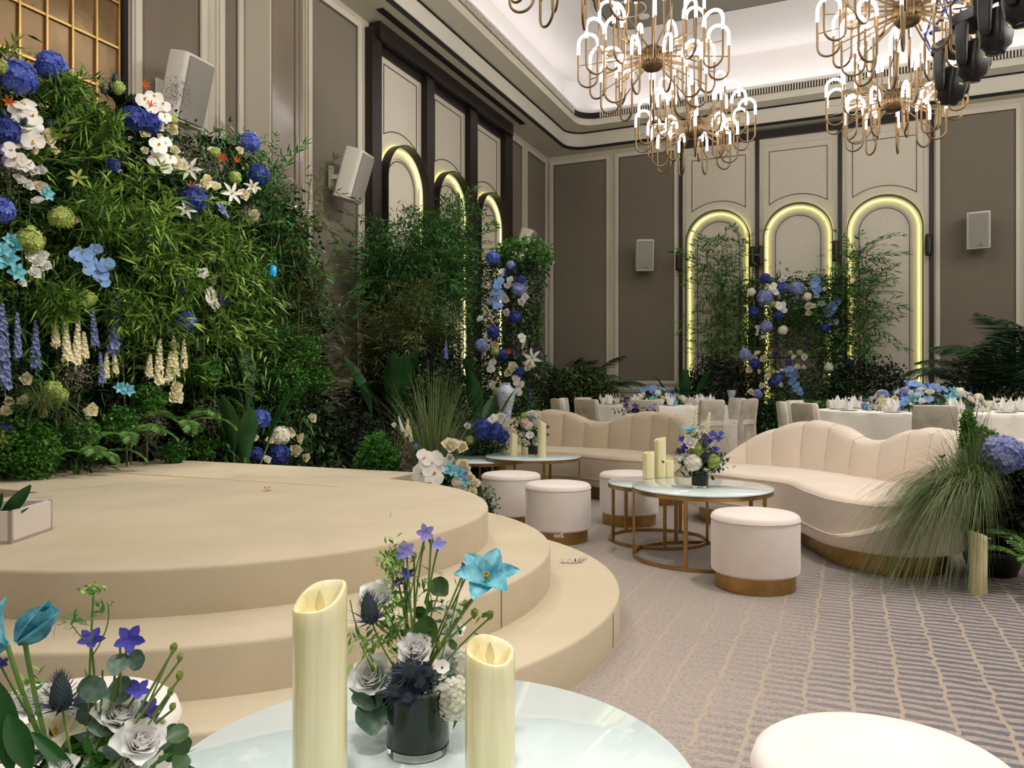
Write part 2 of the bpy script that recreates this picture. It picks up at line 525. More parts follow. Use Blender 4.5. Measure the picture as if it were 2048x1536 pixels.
wall_left = struct(M().box(WX - .2, WX, RY, WY + .2, 0, 8.3).build('wall_left', WALLPAINT, smooth=False), 'greige panelled left wall of the ballroom')
wall_back = struct(M().box(WX, RX + .2, WY, WY + .2, 0, 8.3).build('wall_back', WALLPAINT, smooth=False), 'greige panelled back wall of the ballroom')
struct(M().box(RX, RX + .2, RY, WY, 0, 8.3).build('wall_right', WALLPAINT, smooth=False), 'plain greige wall out of view on the right')
struct(M().box(WX - .2, RX + .2, RY - .2, RY, 0, 8.3).build('wall_front', mat('dark_wall', (96, 86, 76), .8), smooth=False), 'plain dark wall behind the viewer')  # unseen wall, coloured dark to cut bounce onto the stage risers

def wp(side, a, z, o):
    return (WX + o, a, z) if side == 'L' else (a, WY - o, z)
def wbox(m, side, a0, a1, z0, z1, o0, o1):
    vs = [wp(side, a, z, o) for z in (z0, z1) for o in (o0, o1) for a in (a0, a1)]
    fs = [(0, 2, 3, 1), (4, 5, 7, 6), (0, 1, 5, 4), (2, 6, 7, 3), (0, 4, 6, 2), (1, 3, 7, 5)]
    return m.add(vs, fs)
def wline(m, side, pts, w, o0, o1, closed=False):
    """strip of width w following a polyline on a wall"""
    n = len(pts); off = []
    for i, p in enumerate(pts):
        p0 = pts[i - 1] if (i or closed) else p
        p1 = pts[(i + 1) % n] if (i < n - 1 or closed) else p
        def un(a, b):
            d = (b[0] - a[0], b[1] - a[1]); l = math.hypot(*d)
            return (d[0] / l, d[1] / l) if l > 1e-9 else None
        a, b = un(p0, p), un(p, p1)
        a = a or b; b = b or a
        t = (a[0] + b[0], a[1] + b[1]); l = math.hypot(*t) or 1
        t = (t[0] / l, t[1] / l); c = max(.35, t[0] * a[0] + t[1] * a[1])
        off.append((-t[1] / c * w / 2, t[0] / c * w / 2))
    rings = []
    for (a, z), (da, dz) in zip(pts, off):
        rings.append([wp(side, a + da, z + dz, o0), wp(side, a + da, z + dz, o1), wp(side, a - da, z - dz, o1), wp(side, a - da, z - dz, o0)])
    return m.rings(rings, closed=closed)
def rect(a0, a1, z0, z1):
    return [(a0, z0), (a1, z0), (a1, z1), (a0, z1)]
def fabric_panel(side, wall, a0, a1, z0, z1, mt=None):
    wbox(M(), side, a0, a1, z0, z1, 0, .012).build('fabric_panel', mt or FABRIC, wall, smooth=False)
    wline(M(), side, rect(a0 - .0, a1 + .0, z0 - .0, z1 + .0), .014, 0, .02, True).build('shadow_joint', LINEM, wall, smooth=False)
    m = wline(M(), side, rect(a0 - .045, a1 + .045, z0 - .045, z1 + .045), .075, 0, .045, True)
    wline(m, side, rect(a0 - .10, a1 + .10, z0 - .10, z1 + .10), .022, 0, .028, True)
    m.build('panel_molding', TRIMP, wall, smooth=False)
ZP0, ZP1 = 1.22, 6.24
for a0, a1 in ((-6.34, -5.07), (-4.77, -3.53), (1.60, 2.82), (3.15, 4.4), (4.75, 6.0)):
    fabric_panel('B', wall_back, a0, a1, ZP0, ZP1)
for a0, a1 in ((8.20, 9.22), (14.66, 15.28), (15.56, 16.66)):
    fabric_panel('L', wall_left, a0, a1, ZP0, ZP1)
fabric_panel('L', wall_left, 6.66, 6.86, ZP0, ZP1, FABRIC)
fabric_panel('L', wall_left, 5.55, 6.30, ZP0, ZP1, LACQ)

# wainscot: rail, sunk lower panels, base
for side, wall, segs in (('L', wall_left, [(RY, 2.0), (5.4, 6.95), (7.56, 9.45), (14.57, 16.9)]), ('B', wall_back, [(WX, -3.4), (1.5, RX)])):
    for a0, a1 in segs:
        m = wbox(M(), side, a0, a1, 1.00, 1.06, 0, .06)
        wbox(m, side, a0, a1, .96, 1.00, 0, .035); wbox(m, side, a0, a1, .84, .87, 0, .03)
        m.build('chair_rail', TRIMP, wall, smooth=False)
        m = wbox(M(), side, a0, a1, 0, .30, 0, .045)
        wbox(m, side, a0, a1, .30, .34, 0, .03); wbox(m, side, a0, a1, .42, .46, 0, .03)
        m.build('baseboard', TRIMP, wall, smooth=False)
        k = max(1, round((a1 - a0) / 1.3)); st = (a1 - a0) / k
        for i in range(k):
            b0, b1 = a0 + st * i + .12, a0 + st * (i + 1) - .12
            if b1 - b0 > .2:
                wbox(M(), side, b0, b1, .47, .83, 0, .01).build('wainscot_panel', FABRIC, wall, smooth=False)

# pillar standing out of the left wall
pil = thing('pillar_panel', 'greige wall pillar with glossy lacquer face', 'pillar', (WX, 7.25, 0)); pil['kind'] = 'structure'
del pil['category']
m = M().box(0, .40, -.27, .30, 0, ZS)
m.build('shaft', TRIMP, pil, smooth=False)
M().box(.40, .415, -.25, .12, .5, ZS - .1).build('lacquer_face', LACQ, pil, smooth=False)
M().box(.40, .43, .14, .20, 0, ZS).build('molding', LACQ, pil, smooth=False)
M().box(.40, .42, .225, .29, 0, ZS).build('molding', LACQ, pil, smooth=False)

# arched bays
def arch_pts(ac, r, z0, zs, n=36):
    return [(ac - r, z0)] + [(ac - r * math.cos(PI * i / n), zs + r * math.sin(PI * i / n)) for i in range(n + 1)] + [(ac + r, z0)]
def arch_bay(side, wall, a0, a1, ac, r):
    zs = 4.83 - r
    b = wbox(M(), side, a0, a1, 0, 6.26, 0, .015).build('arch_panel', ARCHP, wall, smooth=False)
    # inlaid line of the upper field, following the arch below
    ins = .20; w2 = (a1 - a0) / 2 - ins; R2 = r + .32
    zc = zs + .02
    low = []
    for i in range(25):
        x = -w2 + 2 * w2 * i / 24
        low.append((ac + x, zc - .12 + math.sqrt(max(R2 * R2 - x * x, .02))))
    poly = low + [(ac + w2, 5.98), (ac - w2, 5.98)]
    wline(M(), side, poly, .014, .01, .022, True).build('inlay_line', LINEM, wall, smooth=False)
    wline(M(), side, rect(a0 + .08, a1 - .08, .3, 6.12), .018, .01, .03, True).build('panel_molding', TRIMP, wall, smooth=False)
    wline(M(), side, arch_pts(ac, r - .22, 1.22, zs) + [], .014, .01, .024, True).build('inlay_line', LINEM, wall, smooth=False)
    wline(M(), side, arch_pts(ac, r - .17, 1.12, zs), .03, .01, .03, True).build('panel_molding', TRIMP, wall, smooth=False)
    # band standing off the wall with the light strip behind it
    sr = struct_arch = thing('arch_light', 'x', 'x'); 
    for k in ('category',):
        del sr[k]
    sr['kind'] = 'structure'; sr['label'] = 'dark arched band with yellow light strip on the ' + ('left' if side == 'L' else 'back') + ' wall'
    wline(M(), side, arch_pts(ac, r, 0, zs), .018, .05, .20, False).build('arch_band', BRONZE, sr, smooth=False)
    wline(M(), side, arch_pts(ac, r - .036, 0.02, zs), .030, .040, .048, False).build('light_strip', LEDM, sr, smooth=False)
    wline(M(), side, arch_pts(ac, r - .030, 0.0, zs), .040, .050, .058, False).build('strip_cover', LEDD, sr, smooth=False)
for a0, a1, ac, r in ((-3.34, -1.82, -2.58, .66), (-1.74, -.22, -.98, .66), (-.14, 1.40, .62, .67)):
    arch_bay('B', wall_back, a0, a1, ac, r)
for a0, a1, ac, r in ((9.69, 11.05, 10.40, .63), (11.27, 12.63, 11.97, .63), (12.91, 14.2, 13.56, .62)):
    arch_bay('L', wall_left, a0, a1, ac, r)
for a in (-3.38, -1.78, -.18, 1.45):
    wbox(M(), 'B', a - .04, a + .04, 0, 6.3, 0, .05).build('divider', BRONZE, wall_back, smooth=False)
wbox(M(), 'B', -3.42, 1.49, 6.26, 6.42, 0, .10).build('header_track', BRONZE, wall_back, smooth=False)
for a0, a1 in ((9.45, 9.70), (11.04, 11.28), (12.62, 12.92), (14.19, 14.55)):
    wbox(M(), 'L', a0, a1, 0, 6.34, 0, .13).build('divider', BRONZE, wall_left, smooth=False)
m = wbox(M(), 'L', 9.55, 14.42, 6.2, 6.44, 0, .2); wbox(m, 'L', 9.7, 14.2, 6.08, 6.2, 0, .05)
m.build('header_track', BRONZE, wall_left, smooth=False)

# gold lattice window at the far left
gw = thing('window_1', 'x', 'x', (WX, 0, 0)); gw['kind'] = 'structure'; gw['label'] = 'antique gold mirrored lattice window behind the tall flowers'; del gw['category']
CW, CHT = .243, .435
ys = [5.27 - CW * i for i in range(9)]; zs_ = [6.08 - CHT * i for i in range(9)]
for y in ys[:-1]:
    for z in zs_[:-1]:
        M().box(.02, .032, y - CW + .012, y - .012, z - CHT + .012, z - .012).build('pane', GOLDG, gw, smooth=False)
for y in ys:
    M().box(.02, .06, y - .009, y + .009, zs_[-1], zs_[0]).build('mullion', GOLDM, gw, smooth=False)
for z in zs_:
    M().box(.022, .052, ys[-1], ys[0], z - .011, z + .011).build('glazing_bar', GOLDM, gw, smooth=False)
m = M().box(0, .09, 5.29, 5.34, 0, ZS); m.box(0, .02, ys[-1], 5.3, 0, ZS)
m.build('window_frame', BLACK, gw, smooth=False)

# ---------------------------------------------------------------- ceiling
def rr(x0, x1, y0, y1, r, z, n=10):
    P = []
    for cx, cy, a0 in ((x1 - r, y1 - r, 0), (x0 + r, y1 - r, 90), (x0 + r, y0 + r, 180), (x1 - r, y0 + r, 270)):
        for k in range(n + 1):
            a = math.radians(a0 + 90 * k / n)
            P.append((cx + r * math.cos(a), cy + r * math.sin(a), z))
    return P
def ringz(name, loops, mt, parent=None, smooth=True):
    return M().rings(loops, capb=False, capt=False).build(name, mt, parent, smooth=smooth)
Y0 = -4.5
ceil = struct(M().box(WX - .2, RX + .2, RY - .2, WY + .2, 8.0, 8.3).build('ceiling', CEILW, smooth=False), 'white coved ballroom ceiling with dimmer centre field')
L1 = lambda z, g=0: rr(-5.90 + g, 9.9 - g, Y0 + g, 16.62 - g, .42, z)
L2 = lambda z, g=0: rr(-5.47 + g, 9.47 - g, Y0 + .4 + g, 16.2 - g, .38, z)
ringz('soffit', [rr(WX, RX, RY, WY, .001, ZS), L1(ZS)], SOFFIT, ceil)
ringz('shadow_gap', [L1(ZS - .001, -.01), L1(ZS - .001, .0), L1(ZS + .06, .02), L1(ZS + .06, .04)], BLACK, ceil)
ringz('fascia', [L1(ZS + .05, .035), L1(6.80, .035)], SOFFIT, ceil)
ringz('shadow_gap', [L1(6.79, .03), L1(6.79, .055), L1(6.83, .055)], BLACK, ceil)
ringz('soffit', [L1(6.82, .05), L2(6.82)], SOFFIT, ceil)
ringz('fascia', [L2(6.82), L2(6.96, .015), L2(6.96, .03)], TRIMP, ceil)
ringz('vent_backing', [L2(6.95, .028), L2(7.08, .028)], BLACK, ceil)
ringz('ledge', [L2(7.07, .01), L2(7.15, .01), L2(7.15, -.08), L2(7.09, -.08), L2(7.09, -.42), L2(8.0, -.42)], CEILW, ceil)
m = M()
x = -5.0
while x < 6.0:
    m.box(x, x + .026, 16.155, 16.18, 6.955, 7.085); x += .052
y = Y0 + 5
while y < 15.7:
    m.box(-5.45, -5.425, y, y + .026, 6.955, 7.085); y += .052
o = m.build('vent_slats', TRIMP, ceil, smooth=False); o['kind'] = 'stuff'
# centre field dropped below the white
PX0, PY1 = -4.15, 14.35
cf = ringz('centre_field', [rr(PX0, 8.3, Y0 + 1.9, PY1, .45, 8.0), rr(PX0, 8.3, Y0 + 1.9, PY1, .45, 7.88)], LINEM, ceil)  # dark rim colour stands in for the dropped field's shadow line
M().add(rr(PX0 + .02, 8.28, Y0 + 1.92, PY1 - .02, .45, 7.879), [tuple(range(44))]).build('centre_field_face', CEIL_DIM, ceil, smooth=False)
# slot diffuser in the left soffit
m = M().box(-6.17, -6.06, 9.25, 14.5, ZS - .012, ZS)
m.build('slot_diffuser', BLACK, ceil, smooth=False)
for px, py, r in ((1258, 18, .30), (1288, 33, .09), (1231, 6, .06)):
    d = (7.87 - CH) * FOC / (HORIZ - py); q = at(px, d)
    pts = [(q[0] + r * math.cos(2 * PI * k / 28), q[1] + r * math.sin(2 * PI * k / 28), 7.87) for k in range(28)]
    m = M().tube(pts, .012, 6, closed=True)
    if r < .2: m.lathe([(r, 7.862), (r, 7.875)], 24, Matrix.Translation((q[0], q[1], 0)))
    tag(m.build('ceiling_speaker' if r > .2 else 'smoke_detector', SPKW), 'large thin round speaker ring in the dimmer ceiling field' if r > .2 else ('small white round detector beside the ceiling speaker ring' if r > .07 else 'smallest round detector left of the ceiling speaker ring'), 'ceiling fitting')

# ================================================================ STAGE
SH = .16
st = thing('round_stage', 'beige felt covered round stage with three curved steps', 'stage', (0, 0, 0))
def disc_slab(cx, cy, r, z0, z1, ex=0):
    m = M(); n = 128
    prof = [(r, z0), (r, z1 - .012), (r - .004, z1 - .004), (r - .012, z1)]
    return m.lathe(prof, n, Matrix.Translation((cx, cy, 0)))
disc_slab(-2.58, 2.91, 1.695, 0, SH).build('step', STAGE, st)
disc_slab(-2.73, 2.87, 1.53, SH, 2 * SH).build('step', STAGE, st)
disc_slab(-2.88, 2.93, 1.34, 2 * SH, 3 * SH).build('round_top', STAGE, st)
M().box(-5.7, -2.755, 2.93, 4.67, 0, 3 * SH - .0015).build('rear_platform', STAGE, st, smooth=False)
M().box(-5.6, -2.78, 3.80, 3.812, 3 * SH - .001, 3 * SH + .0025).build('seam', mat('seam_tape', (222, 198, 160), .9), st, smooth=False)
# vertical joints in the felt of the risers
for (cx, cy, r, z0, px) in ((-2.58, 2.91, 1.695, 0, 1226), (-2.73, 2.87, 1.53, SH, 1002)):
    best = min((abs(pxof((cx + r * math.cos(a), cy + r * math.sin(a))) - px), a) for a in [math.radians(t * .25 - 90) for t in range(0, 400)])
    a = best[1]
    M().box(r - .002, r + .0025, -.002, .002, z0 + .005, z0 + SH - .012).build('felt_joint', mat('joint_shadow', (150, 126, 98), .9), st, (cx, cy, 0), a, smooth=False)
# crumpled clear film left on the steps
FILM = mat('clear_film', (236, 236, 232), .2, trans=.35, coat=.5)
def scrap(name, p, s, label, cat, mt=None, n=26):
    m = M(); q = Vector((0, 0, .008)); pts = []
    for i in range(n):
        a = RND.uniform(-.9, .9) + i * .06
        q = q + Vector((math.cos(a) * s / n * 1.3, math.sin(a) * s / n * 1.6, 0))
        pts.append(Vector((q.x, q.y, .006 + abs(math.sin(i * 1.7)) * .012)))
    vs = []
    for i, p_ in enumerate(pts):
        wv = .004 + .012 * abs(math.sin(i * 1.1 + s * 9))
        vs += [p_ + Vector((0, wv, .012 * math.sin(i * 2.3))), p_ - Vector((0, wv, -.014 * math.cos(i * 1.9)))]
    vs = [(v[0], v[1], max(.001, v[2])) for v in vs]
    m.add(vs, [(2 * i, 2 * i + 1, 2 * i + 3, 2 * i + 2) for i in range(n - 1)])
    o = m.build(name, mt or FILM, None, p, RND.uniform(0, 1))
    return tag(o, label, cat)
scrap('plastic_scrap', onz(1118, 1125, SH), .17, 'crumpled clear plastic scrap lying on the lowest stage step', 'plastic')
scrap('plastic_scrap', onz(1108, 1078, SH), .11, 'smaller clear plastic scrap beside the stool behind the steps', 'plastic')
scrap('fallen_petal', onz(524, 982, 3 * SH), .05, 'thin red petal fallen on the round stage top', 'petal', ORG, 6)
for px, py, t in ((655, 1003, 'near the red fallen petal'), (246, 1022, 'on the seam of the stage'), (325, 996, 'towards the back of the stage')):
    pass
# white planter box with a leaf at the stage's left edge
pb = thing('planter_box', 'white rectangular planter box on the left edge of stage', 'planter', onz(-60, 1075, 3 * SH) , math.radians(28))
m = M().box(-.28, .24, -.15, .15, .0, .012)
for b in ((-.28, .24, -.15, -.135), (-.28, .24, .135, .15), (-.28, -.265, -.15, .15), (.225, .24, -.15, .15)):
    m.box(b[0], b[1], b[2], b[3], 0, .125)
m.build('box', mat('white_wood', (226, 216, 210), .45), pb, smooth=False)
M().box(-.26, .22, -.13, .13, .012, .09).build('floral_foam', LEAFK, pb, smooth=False)

# ================================================================ LOUNGE FURNITURE
def make_ottoman():
    t = thing('ottoman', '', 'stool')
    R = .2315
    prof = [(R - .012, .085), (R - .002, .095), (R, .12), (R, .34), (R - .002, .362), (R + .003, .368), (R + .001, .374), (R - .004, .388), (R - .018, .398), (R - .04, .402), (R * .5, .409), (.02, .411)]
    M().lathe(prof, 72).build('seat', OTTO, t)
    M().lathe([(R - .022, 0), (R - .022, .086)], 72).build('base', BRASS, t)
    return t
def cpos(px, d, z=0):
    x, y = at(px, d); return Vector((x, y, z))
ot0 = make_ottoman()
OTS = [(cpos(1510, 4.16), 'ivory velvet drum stool standing alone in front of coffee table'),
       (cpos(1022, 6.05), 'ivory velvet drum stool between left coffee table and stage steps'),
       (cpos(1116, 5.43), 'ivory velvet drum stool closest behind the stage steps'),
       (cpos(1258, 6.1), 'ivory velvet drum stool behind the small nesting glass table'),
       (cpos(1770, 1.40), 'large ivory velvet stool cropped by bottom right corner'),
       (cpos(118, 1.60), 'ivory velvet stool behind the bottom left bouquet')]
for i, (p, lb) in enumerate(OTS):
    o = ot0 if i == 0 else dup(ot0, p)
    o.location = p; o['label'] = lb; o['group'] = 'velvet drum stools'

def coffee_table(p, r, h, label, rot):
    t = thing('coffee_table', label, 'table', p, rot, 'nesting glass coffee tables')
    M().lathe([(r - .006, h - .014), (r, h - .010), (r, h - .003), (r - .004, h)], 96).build('glass_top', GLASSTOP, t)
    def ring(z, s=.011, rr_=None):
        rr_ = rr_ or r - .012
        loops = []
        m = M()
        for k in range(72):
            a = 2 * PI * k / 72; c, s_ = math.cos(a), math.sin(a)
            loops.append([((rr_ + dx) * c, (rr_ + dx) * s_, z + dz) for dx, dz in ((-s, -s), (s, -s), (s, s), (-s, s))])
        m.rings(loops, closed=True)
        return m
    ring(h - .026, .010).build('top_ring', BRASS, t)
    ring(.011, .010).build('base_ring', BRASS, t)
    for k in range(5):
        a = 2 * PI * k / 5
        mx = Matrix.Translation(((r - .012) * math.cos(a), (r - .012) * math.sin(a), 0)) @ Matrix.Rotation(a, 4, 'Z')
        M().box(-.008, .008, -.011, .011, .02, h - .034, mx).build('leg', BRASS, t, smooth=False)
    return t
T_MAIN = cpos(1403, 4.87)
coffee_table(T_MAIN, .435, .45, 'larger round glass coffee table with brass frame between the sofas', .9)
T_MAIN2 = cpos(1316, 5.41)
coffee_table(T_MAIN2, .35, .41, 'lower glass nesting table holding candles, half under the larger one', 1.3)
T_L = cpos(1066, 7.03)
coffee_table(T_L, .435, .45, 'round glass coffee table in front of the left sofa', .3)
T_L2 = cpos(962, 7.1)
coffee_table(T_L2, .35, .41, 'low glass nesting table left of the sofa, partly behind flowers', .8)
x0, y0 = at(1024, 1.0)
def camxy(cx, d):
    return Vector((-sn * d + cs * cx, cs * d + sn * cx, 0))
T_F = camxy(-.138, 1.244)
coffee_table(T_F, .437, .45, 'large white glass coffee table in front at the bottom of view', .5)
T_F2 = camxy(-.66, .93)
coffee_table(T_F2, .35, .41, 'lower glass table under the bottom left bouquet', .2)

# ---------------------------------------------------------------- curved sofas
SOFP = [(-1.22, -.02, .42), (-1.13, -.31, .25), (-.80, -.44, .20), (-.40, -.35, .20), (0, -.22, .20), (.40, -.35, .20), (.80, -.44, .20), (1.13, -.31, .34),
        (1.22, -.02, .60), (1.08, .30, .76), (.72, .53, .81), (.38, .60, .79), (0, .60, .69), (-.38, .60, .79), (-.72, .53, .80), (-1.08, .30, .66)]
def catmull(P, per):
    out = []; n = len(P)
    for i in range(n):
        p0, p1, p2, p3 = (P[(i - 1) % n], P[i], P[(i + 1) % n], P[(i + 2) % n])
        for k in range(per):
            t = k / per
            out.append(tuple(.5 * ((2 * b) + (-a + c) * t + (2 * a - 5 * b + 4 * c - d) * t * t + (-a + 3 * b - 3 * c + d) * t ** 3) for a, b, c, d in zip(p0, p1, p2, p3)))
    return out
def make_sofa(label, loc, rotz, hs=1.0, TAUPE=TAUPE):
    t = thing('curved_sofa', label, 'sofa', loc, rotz, 'curved channel-back sofas')
    C = catmull(SOFP, 20); n = len(C)
    nrm = []; arc = [0.0]
    for i in range(n):
        a, b = C[i - 1], C[(i + 1) % n]
        tx, ty = b[0] - a[0], b[1] - a[1]; l = math.hypot(tx, ty)
        nrm.append((ty / l, -tx / l))
        arc.append(arc[-1] + math.hypot(C[(i + 1) % n][0] - C[i][0], C[(i + 1) % n][1] - C[i][1]))
    if (nrm[0][0]) * C[0][0] < 0:
        nrm = [(-a, -b) for a, b in nrm]
    tot = arc[-1]; nch = 22
    ztop = [max(.20, c[2]) * (hs if c[2] > .3 else 1) for c in C]
    def off(i, d, z):
        return (C[i][0] + nrm[i][0] * d, C[i][1] + nrm[i][1] * d, z)
    R = []
    T = []
    for i in range(n):
        zt = ztop[i]; k = min(1, max(0, (zt - .2) / .5))
        ph = (arc[i] / tot * nch) % 1.0
        bul = (abs(math.sin(PI * ph)) ** .45)
        th = .045 + .12 * k ** .7 + .03 * k * bul
        lean = .07 * k
        gro = -.012 * (1 - bul) * k
        T.append(th)
        ring = [off(i, -.05, .125), off(i, -.01, .13), off(i, .0, .15), off(i, .0 + lean * .3 + gro * .6, .2 + (zt - .2) * .45)]
        r = th / 2
        cz = zt - r * .8
        for q in range(7):
            a = PI * q / 6
            bb = gro if q < 5 else 0
            ring.append(off(i, lean - r + (r) * math.cos(a) + (bb if q < 3 else -bb), cz + (r * .8 + bb) * math.sin(a)))
        ring += [off(i, lean * .5 - th, .5 * cz + .15), off(i, -th, .24), off(i, -th - .03, .2)]
        R.append(ring)
    M().rings(R, closed=True).build('shell', TAUPE, t)
    # seams between the channels
    for k in range(nch):
        i = min(range(n), key=lambda j: abs(arc[j] / tot * nch - k))
        if ztop[i] > .42:
            M().tube([(R[i][q][0] * 1.0, R[i][q][1], R[i][q][2] + .001) for q in range(3, 12)], .0022, 4).build('seam', mat('sofa_seam', (176, 158, 138), .8), t)
    # seat cushion
    cc = (0, .12)
    def ring2(i_off, z):
        return [off(i, -max(i_off, T[i] - .03 + (i_off - .03)) if ztop[i] > .3 else -i_off, z) for i in range(n)]
    prof = [(.03, .20), (.028, .30), (.028, .385), (.034, .408), (.05, .424), (.08, .432)]
    rings = [ring2(o_, z_) for o_, z_ in prof]
    last = rings[-1]
    for f, z in ((.7, .442), (.35, .446), (.02, .447)):
        rings.append([(cc[0] + (p[0] - cc[0]) * f, cc[1] + (p[1] - cc[1]) * f, z) for p in last])
    M().rings(rings).build('seat_cushion', TAUPE, t)
    m = M().tube([ring2(.026, .40)[i] for i in range(n)], .003, 4, closed=True)
    m.build('piping', TAUPE, t)
    M().rings([[off(i, -.09, 0) for i in range(n)], [off(i, -.09, .128) for i in range(n)]]).build('base', BRASS, t)
    return t
def camdir(dx, dd):
    return math.atan2(cs * dd + sn * dx, -sn * dd + cs * dx)
# local +x of the sofa runs along the given camera-space direction, front is local -y
make_sofa('ivory channel-back curved sofa on the right beside grass planting', camxy(2.10, 5.47), camdir(-.277, .96) + PI, 1.0)
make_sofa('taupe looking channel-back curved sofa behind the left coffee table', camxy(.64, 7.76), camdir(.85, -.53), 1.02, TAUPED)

# ---------------------------------------------------------------- flameless candles
def candle(p, r, h, slant, az, label, group, holder=None):
    t = thing('candle', label, 'candle', p, 0, group)
    n = 48; R = []
    def zt(a):
        return h + slant * math.cos(a - az) + .12 * slant * math.sin(3 * a)
    for k_r, f in ((r - .002, 0), (r, .004), (r, .5), (r, .9)):
        R.append([(k_r * math.cos(2 * PI * k / n), k_r * math.sin(2 * PI * k / n), (f if f < .1 else 0) + (f * zt(2 * PI * k / n) if f > .1 else 0)) for k in range(n)])
    for dr, dz in ((0, -.006), (-.002, -.001), (-.006, 0), (-.010, -.003), (-.014, -.012), (-.020, -.022)):
        R.append([((r + dr) * math.cos(2 * PI * k / n), (r + dr) * math.sin(2 * PI * k / n), zt(2 * PI * k / n) + dz) for k in range(n)])
    zb = h - slant * .5 - .026
    for f in (.45, .1):
        R.append([((r - .02) * f * math.cos(2 * PI * k / n), (r - .02) * f * math.sin(2 * PI * k / n), (zt(2 * PI * k / n) - .024) * f + zb * (1 - f)) for k in range(n)])
    M().rings(R).build('wax_body', CANDLE, t)
    fl = M().lathe([(.001, 0), (.004, .004), (.0062, .014), (.0045, .026), (.0008, .038)], 12, Matrix.Translation((0, 0, zb + .006)) @ Matrix.Diagonal((1.25, .45, 1, 1)))
    fl.build('flame', mat('flame_plastic', (238, 226, 176), .3, coat=.5), t, rotz=YAW)
    M().lathe([(.006, 0), (.0055, .007)], 12, Matrix.Translation((0, 0, zb))).build('wick_socket', CANDLE, t)
    return t
G_ = 'flameless wax candles'
TZ = .45
# foreground pair
def oncam(px, d, z):
    x, y = at(px, d); return Vector((x, y, z))
azr = camdir(1, .25)
candle(oncam(640, 1.17, .4505), .0405, .312, .019, camdir(.6, .8), 'tallest cream flameless candle on the front glass table', G_)
candle(oncam(980, 1.235, .4505), .0400, .208, .013, camdir(-.35, .93), 'shorter cream flameless candle right of the front vase', G_)
candle(oncam(1320, 5.68, .4105), .044, .285, .012, azr, 'tall cream candle, middle of trio on low nesting table', G_)
candle(oncam(1297, 5.62, .4105), .043, .190, .008, azr, 'medium cream candle, left of trio on low nesting table', G_)
candle(oncam(1337, 5.70, .4105), .040, .120, .006, azr, 'shortest cream candle, right of trio on low nesting table', G_)
candle(oncam(1084, 6.86, .4505), .038, .315, .015, azr + PI, 'tall cream candle right of vase on left coffee table', G_)
candle(oncam(1028, 6.98, .4505), .036, .205, .012, azr + PI, 'medium cream candle at the left on left coffee table', G_)
candle(oncam(1049, 7.14, .4505), .032, .115, .006, azr, 'stubby cream candle between two taller on left coffee table', G_)
candle(onz(1956, 1187, 0.0), .043, .315, .012, camdir(-.9, .2), 'cream candle standing on the carpet beside the ferns', G_)

# ================================================================ BANQUET TABLES
def make_chair():
    t = thing('banquet_chair', '', 'chair')
    # local: seat towards +y, back at y = 0
    secs = []
    for z, hx, hy, cy in ((0, .25, .06, -.02), (.2, .24, .05, -.01), (.45, .228, .045, .0), (.70, .226, .040, -.035), (.84, .222, .036, -.055), (.862, .214, .028, -.058), (.868, .19, .018, -.058)):
        secs.append((0, cy, z, hx, hy, .02))
    m = M().rrloft(secs, 3)
    m.build('back_cover', SATING, t)
    secs = [(0, .24, 0, .245, .245, .05), (0, .24, .2, .235, .235, .05), (0, .24, .44, .225, .225, .05), (0, .24, .47, .215, .215, .05), (0, .24, .478, .19, .19, .04)]
    M().rrloft(secs, 4).build('seat_cover', SATIN, t)
    m = M()
    m.rrloft([(0, .0, .46, .222, .052, .02), (0, -.012, .70, .221, .052, .02), (0, -.028, .845, .217, .048, .02), (0, -.03, .872, .205, .036, .02)], 3)
    m.build('front_cover', SATIN, t)
    return t
chair0 = make_chair()
chair_used = [False]
def cloth_table(p, r, label):
    t = tag(None or thing('banquet_table', label, 'table', p, 0, 'round banquet tables'), label, 'table', 'round banquet tables')
    n = 144; R = []
    for dr, z, amp in ((-.02, .7605, 0), (-.004, .759, 0), (.004, .75, 0), (.008, .70, .004), (.02, .5, .018), (.035, .3, .032), (.05, .02, .045)):
        R.append([((r + dr + amp * (math.sin(k / n * 2 * PI * 22) + .4 * math.sin(k / n * 2 * PI * 37 + 1))) * math.cos(2 * PI * k / n),
                   (r + dr + amp * (math.sin(k / n * 2 * PI * 22) + .4 * math.sin(k / n * 2 * PI * 37 + 1))) * math.sin(2 * PI * k / n), z) for k in range(n)])
    R.reverse()
    M().rings(R).build('tablecloth', CLOTH, t)
    return t
def rounded_petals(m, r0, n, h, lean):
    pass
def make_napkin():
    m = M()
    for k in range(6):
        a = 2 * PI * k / 6 + .3
        h = .13 + .035 * math.sin(k * 2.1)
        c, s = math.cos(a), math.sin(a)
        base = Vector((.022 * c, .022 * s, 0)); tip = Vector((.062 * c, .062 * s, h))
        sd = Vector((-s, c, 0)) * .04
        mid = base * .4 + tip * .6 + Vector((c, s, 0)) * .012
        m.add([base - sd * .6, base + sd * .6, mid + sd * .75, tip, mid - sd * .75, base + Vector((-c, -s, 0)) * .015, mid - Vector((c, s, 0)) * .02],
              [(0, 1, 2, 6), (0, 6, 4), (6, 2, 3), (4, 6, 3), (0, 5, 1), (5, 0, 4, 3), (1, 5, 3, 2)])
    return m.mesh('napkin', NAPK, smooth=False)
NAPM = make_napkin()
PLM = M().lathe([(.07, 0), (.125, .012), (.13, .016), (.125, .016), (.07, .006), (.01, .005)], 32).mesh('plate', mat('porcelain', (240, 238, 234), .15, coat=.5))
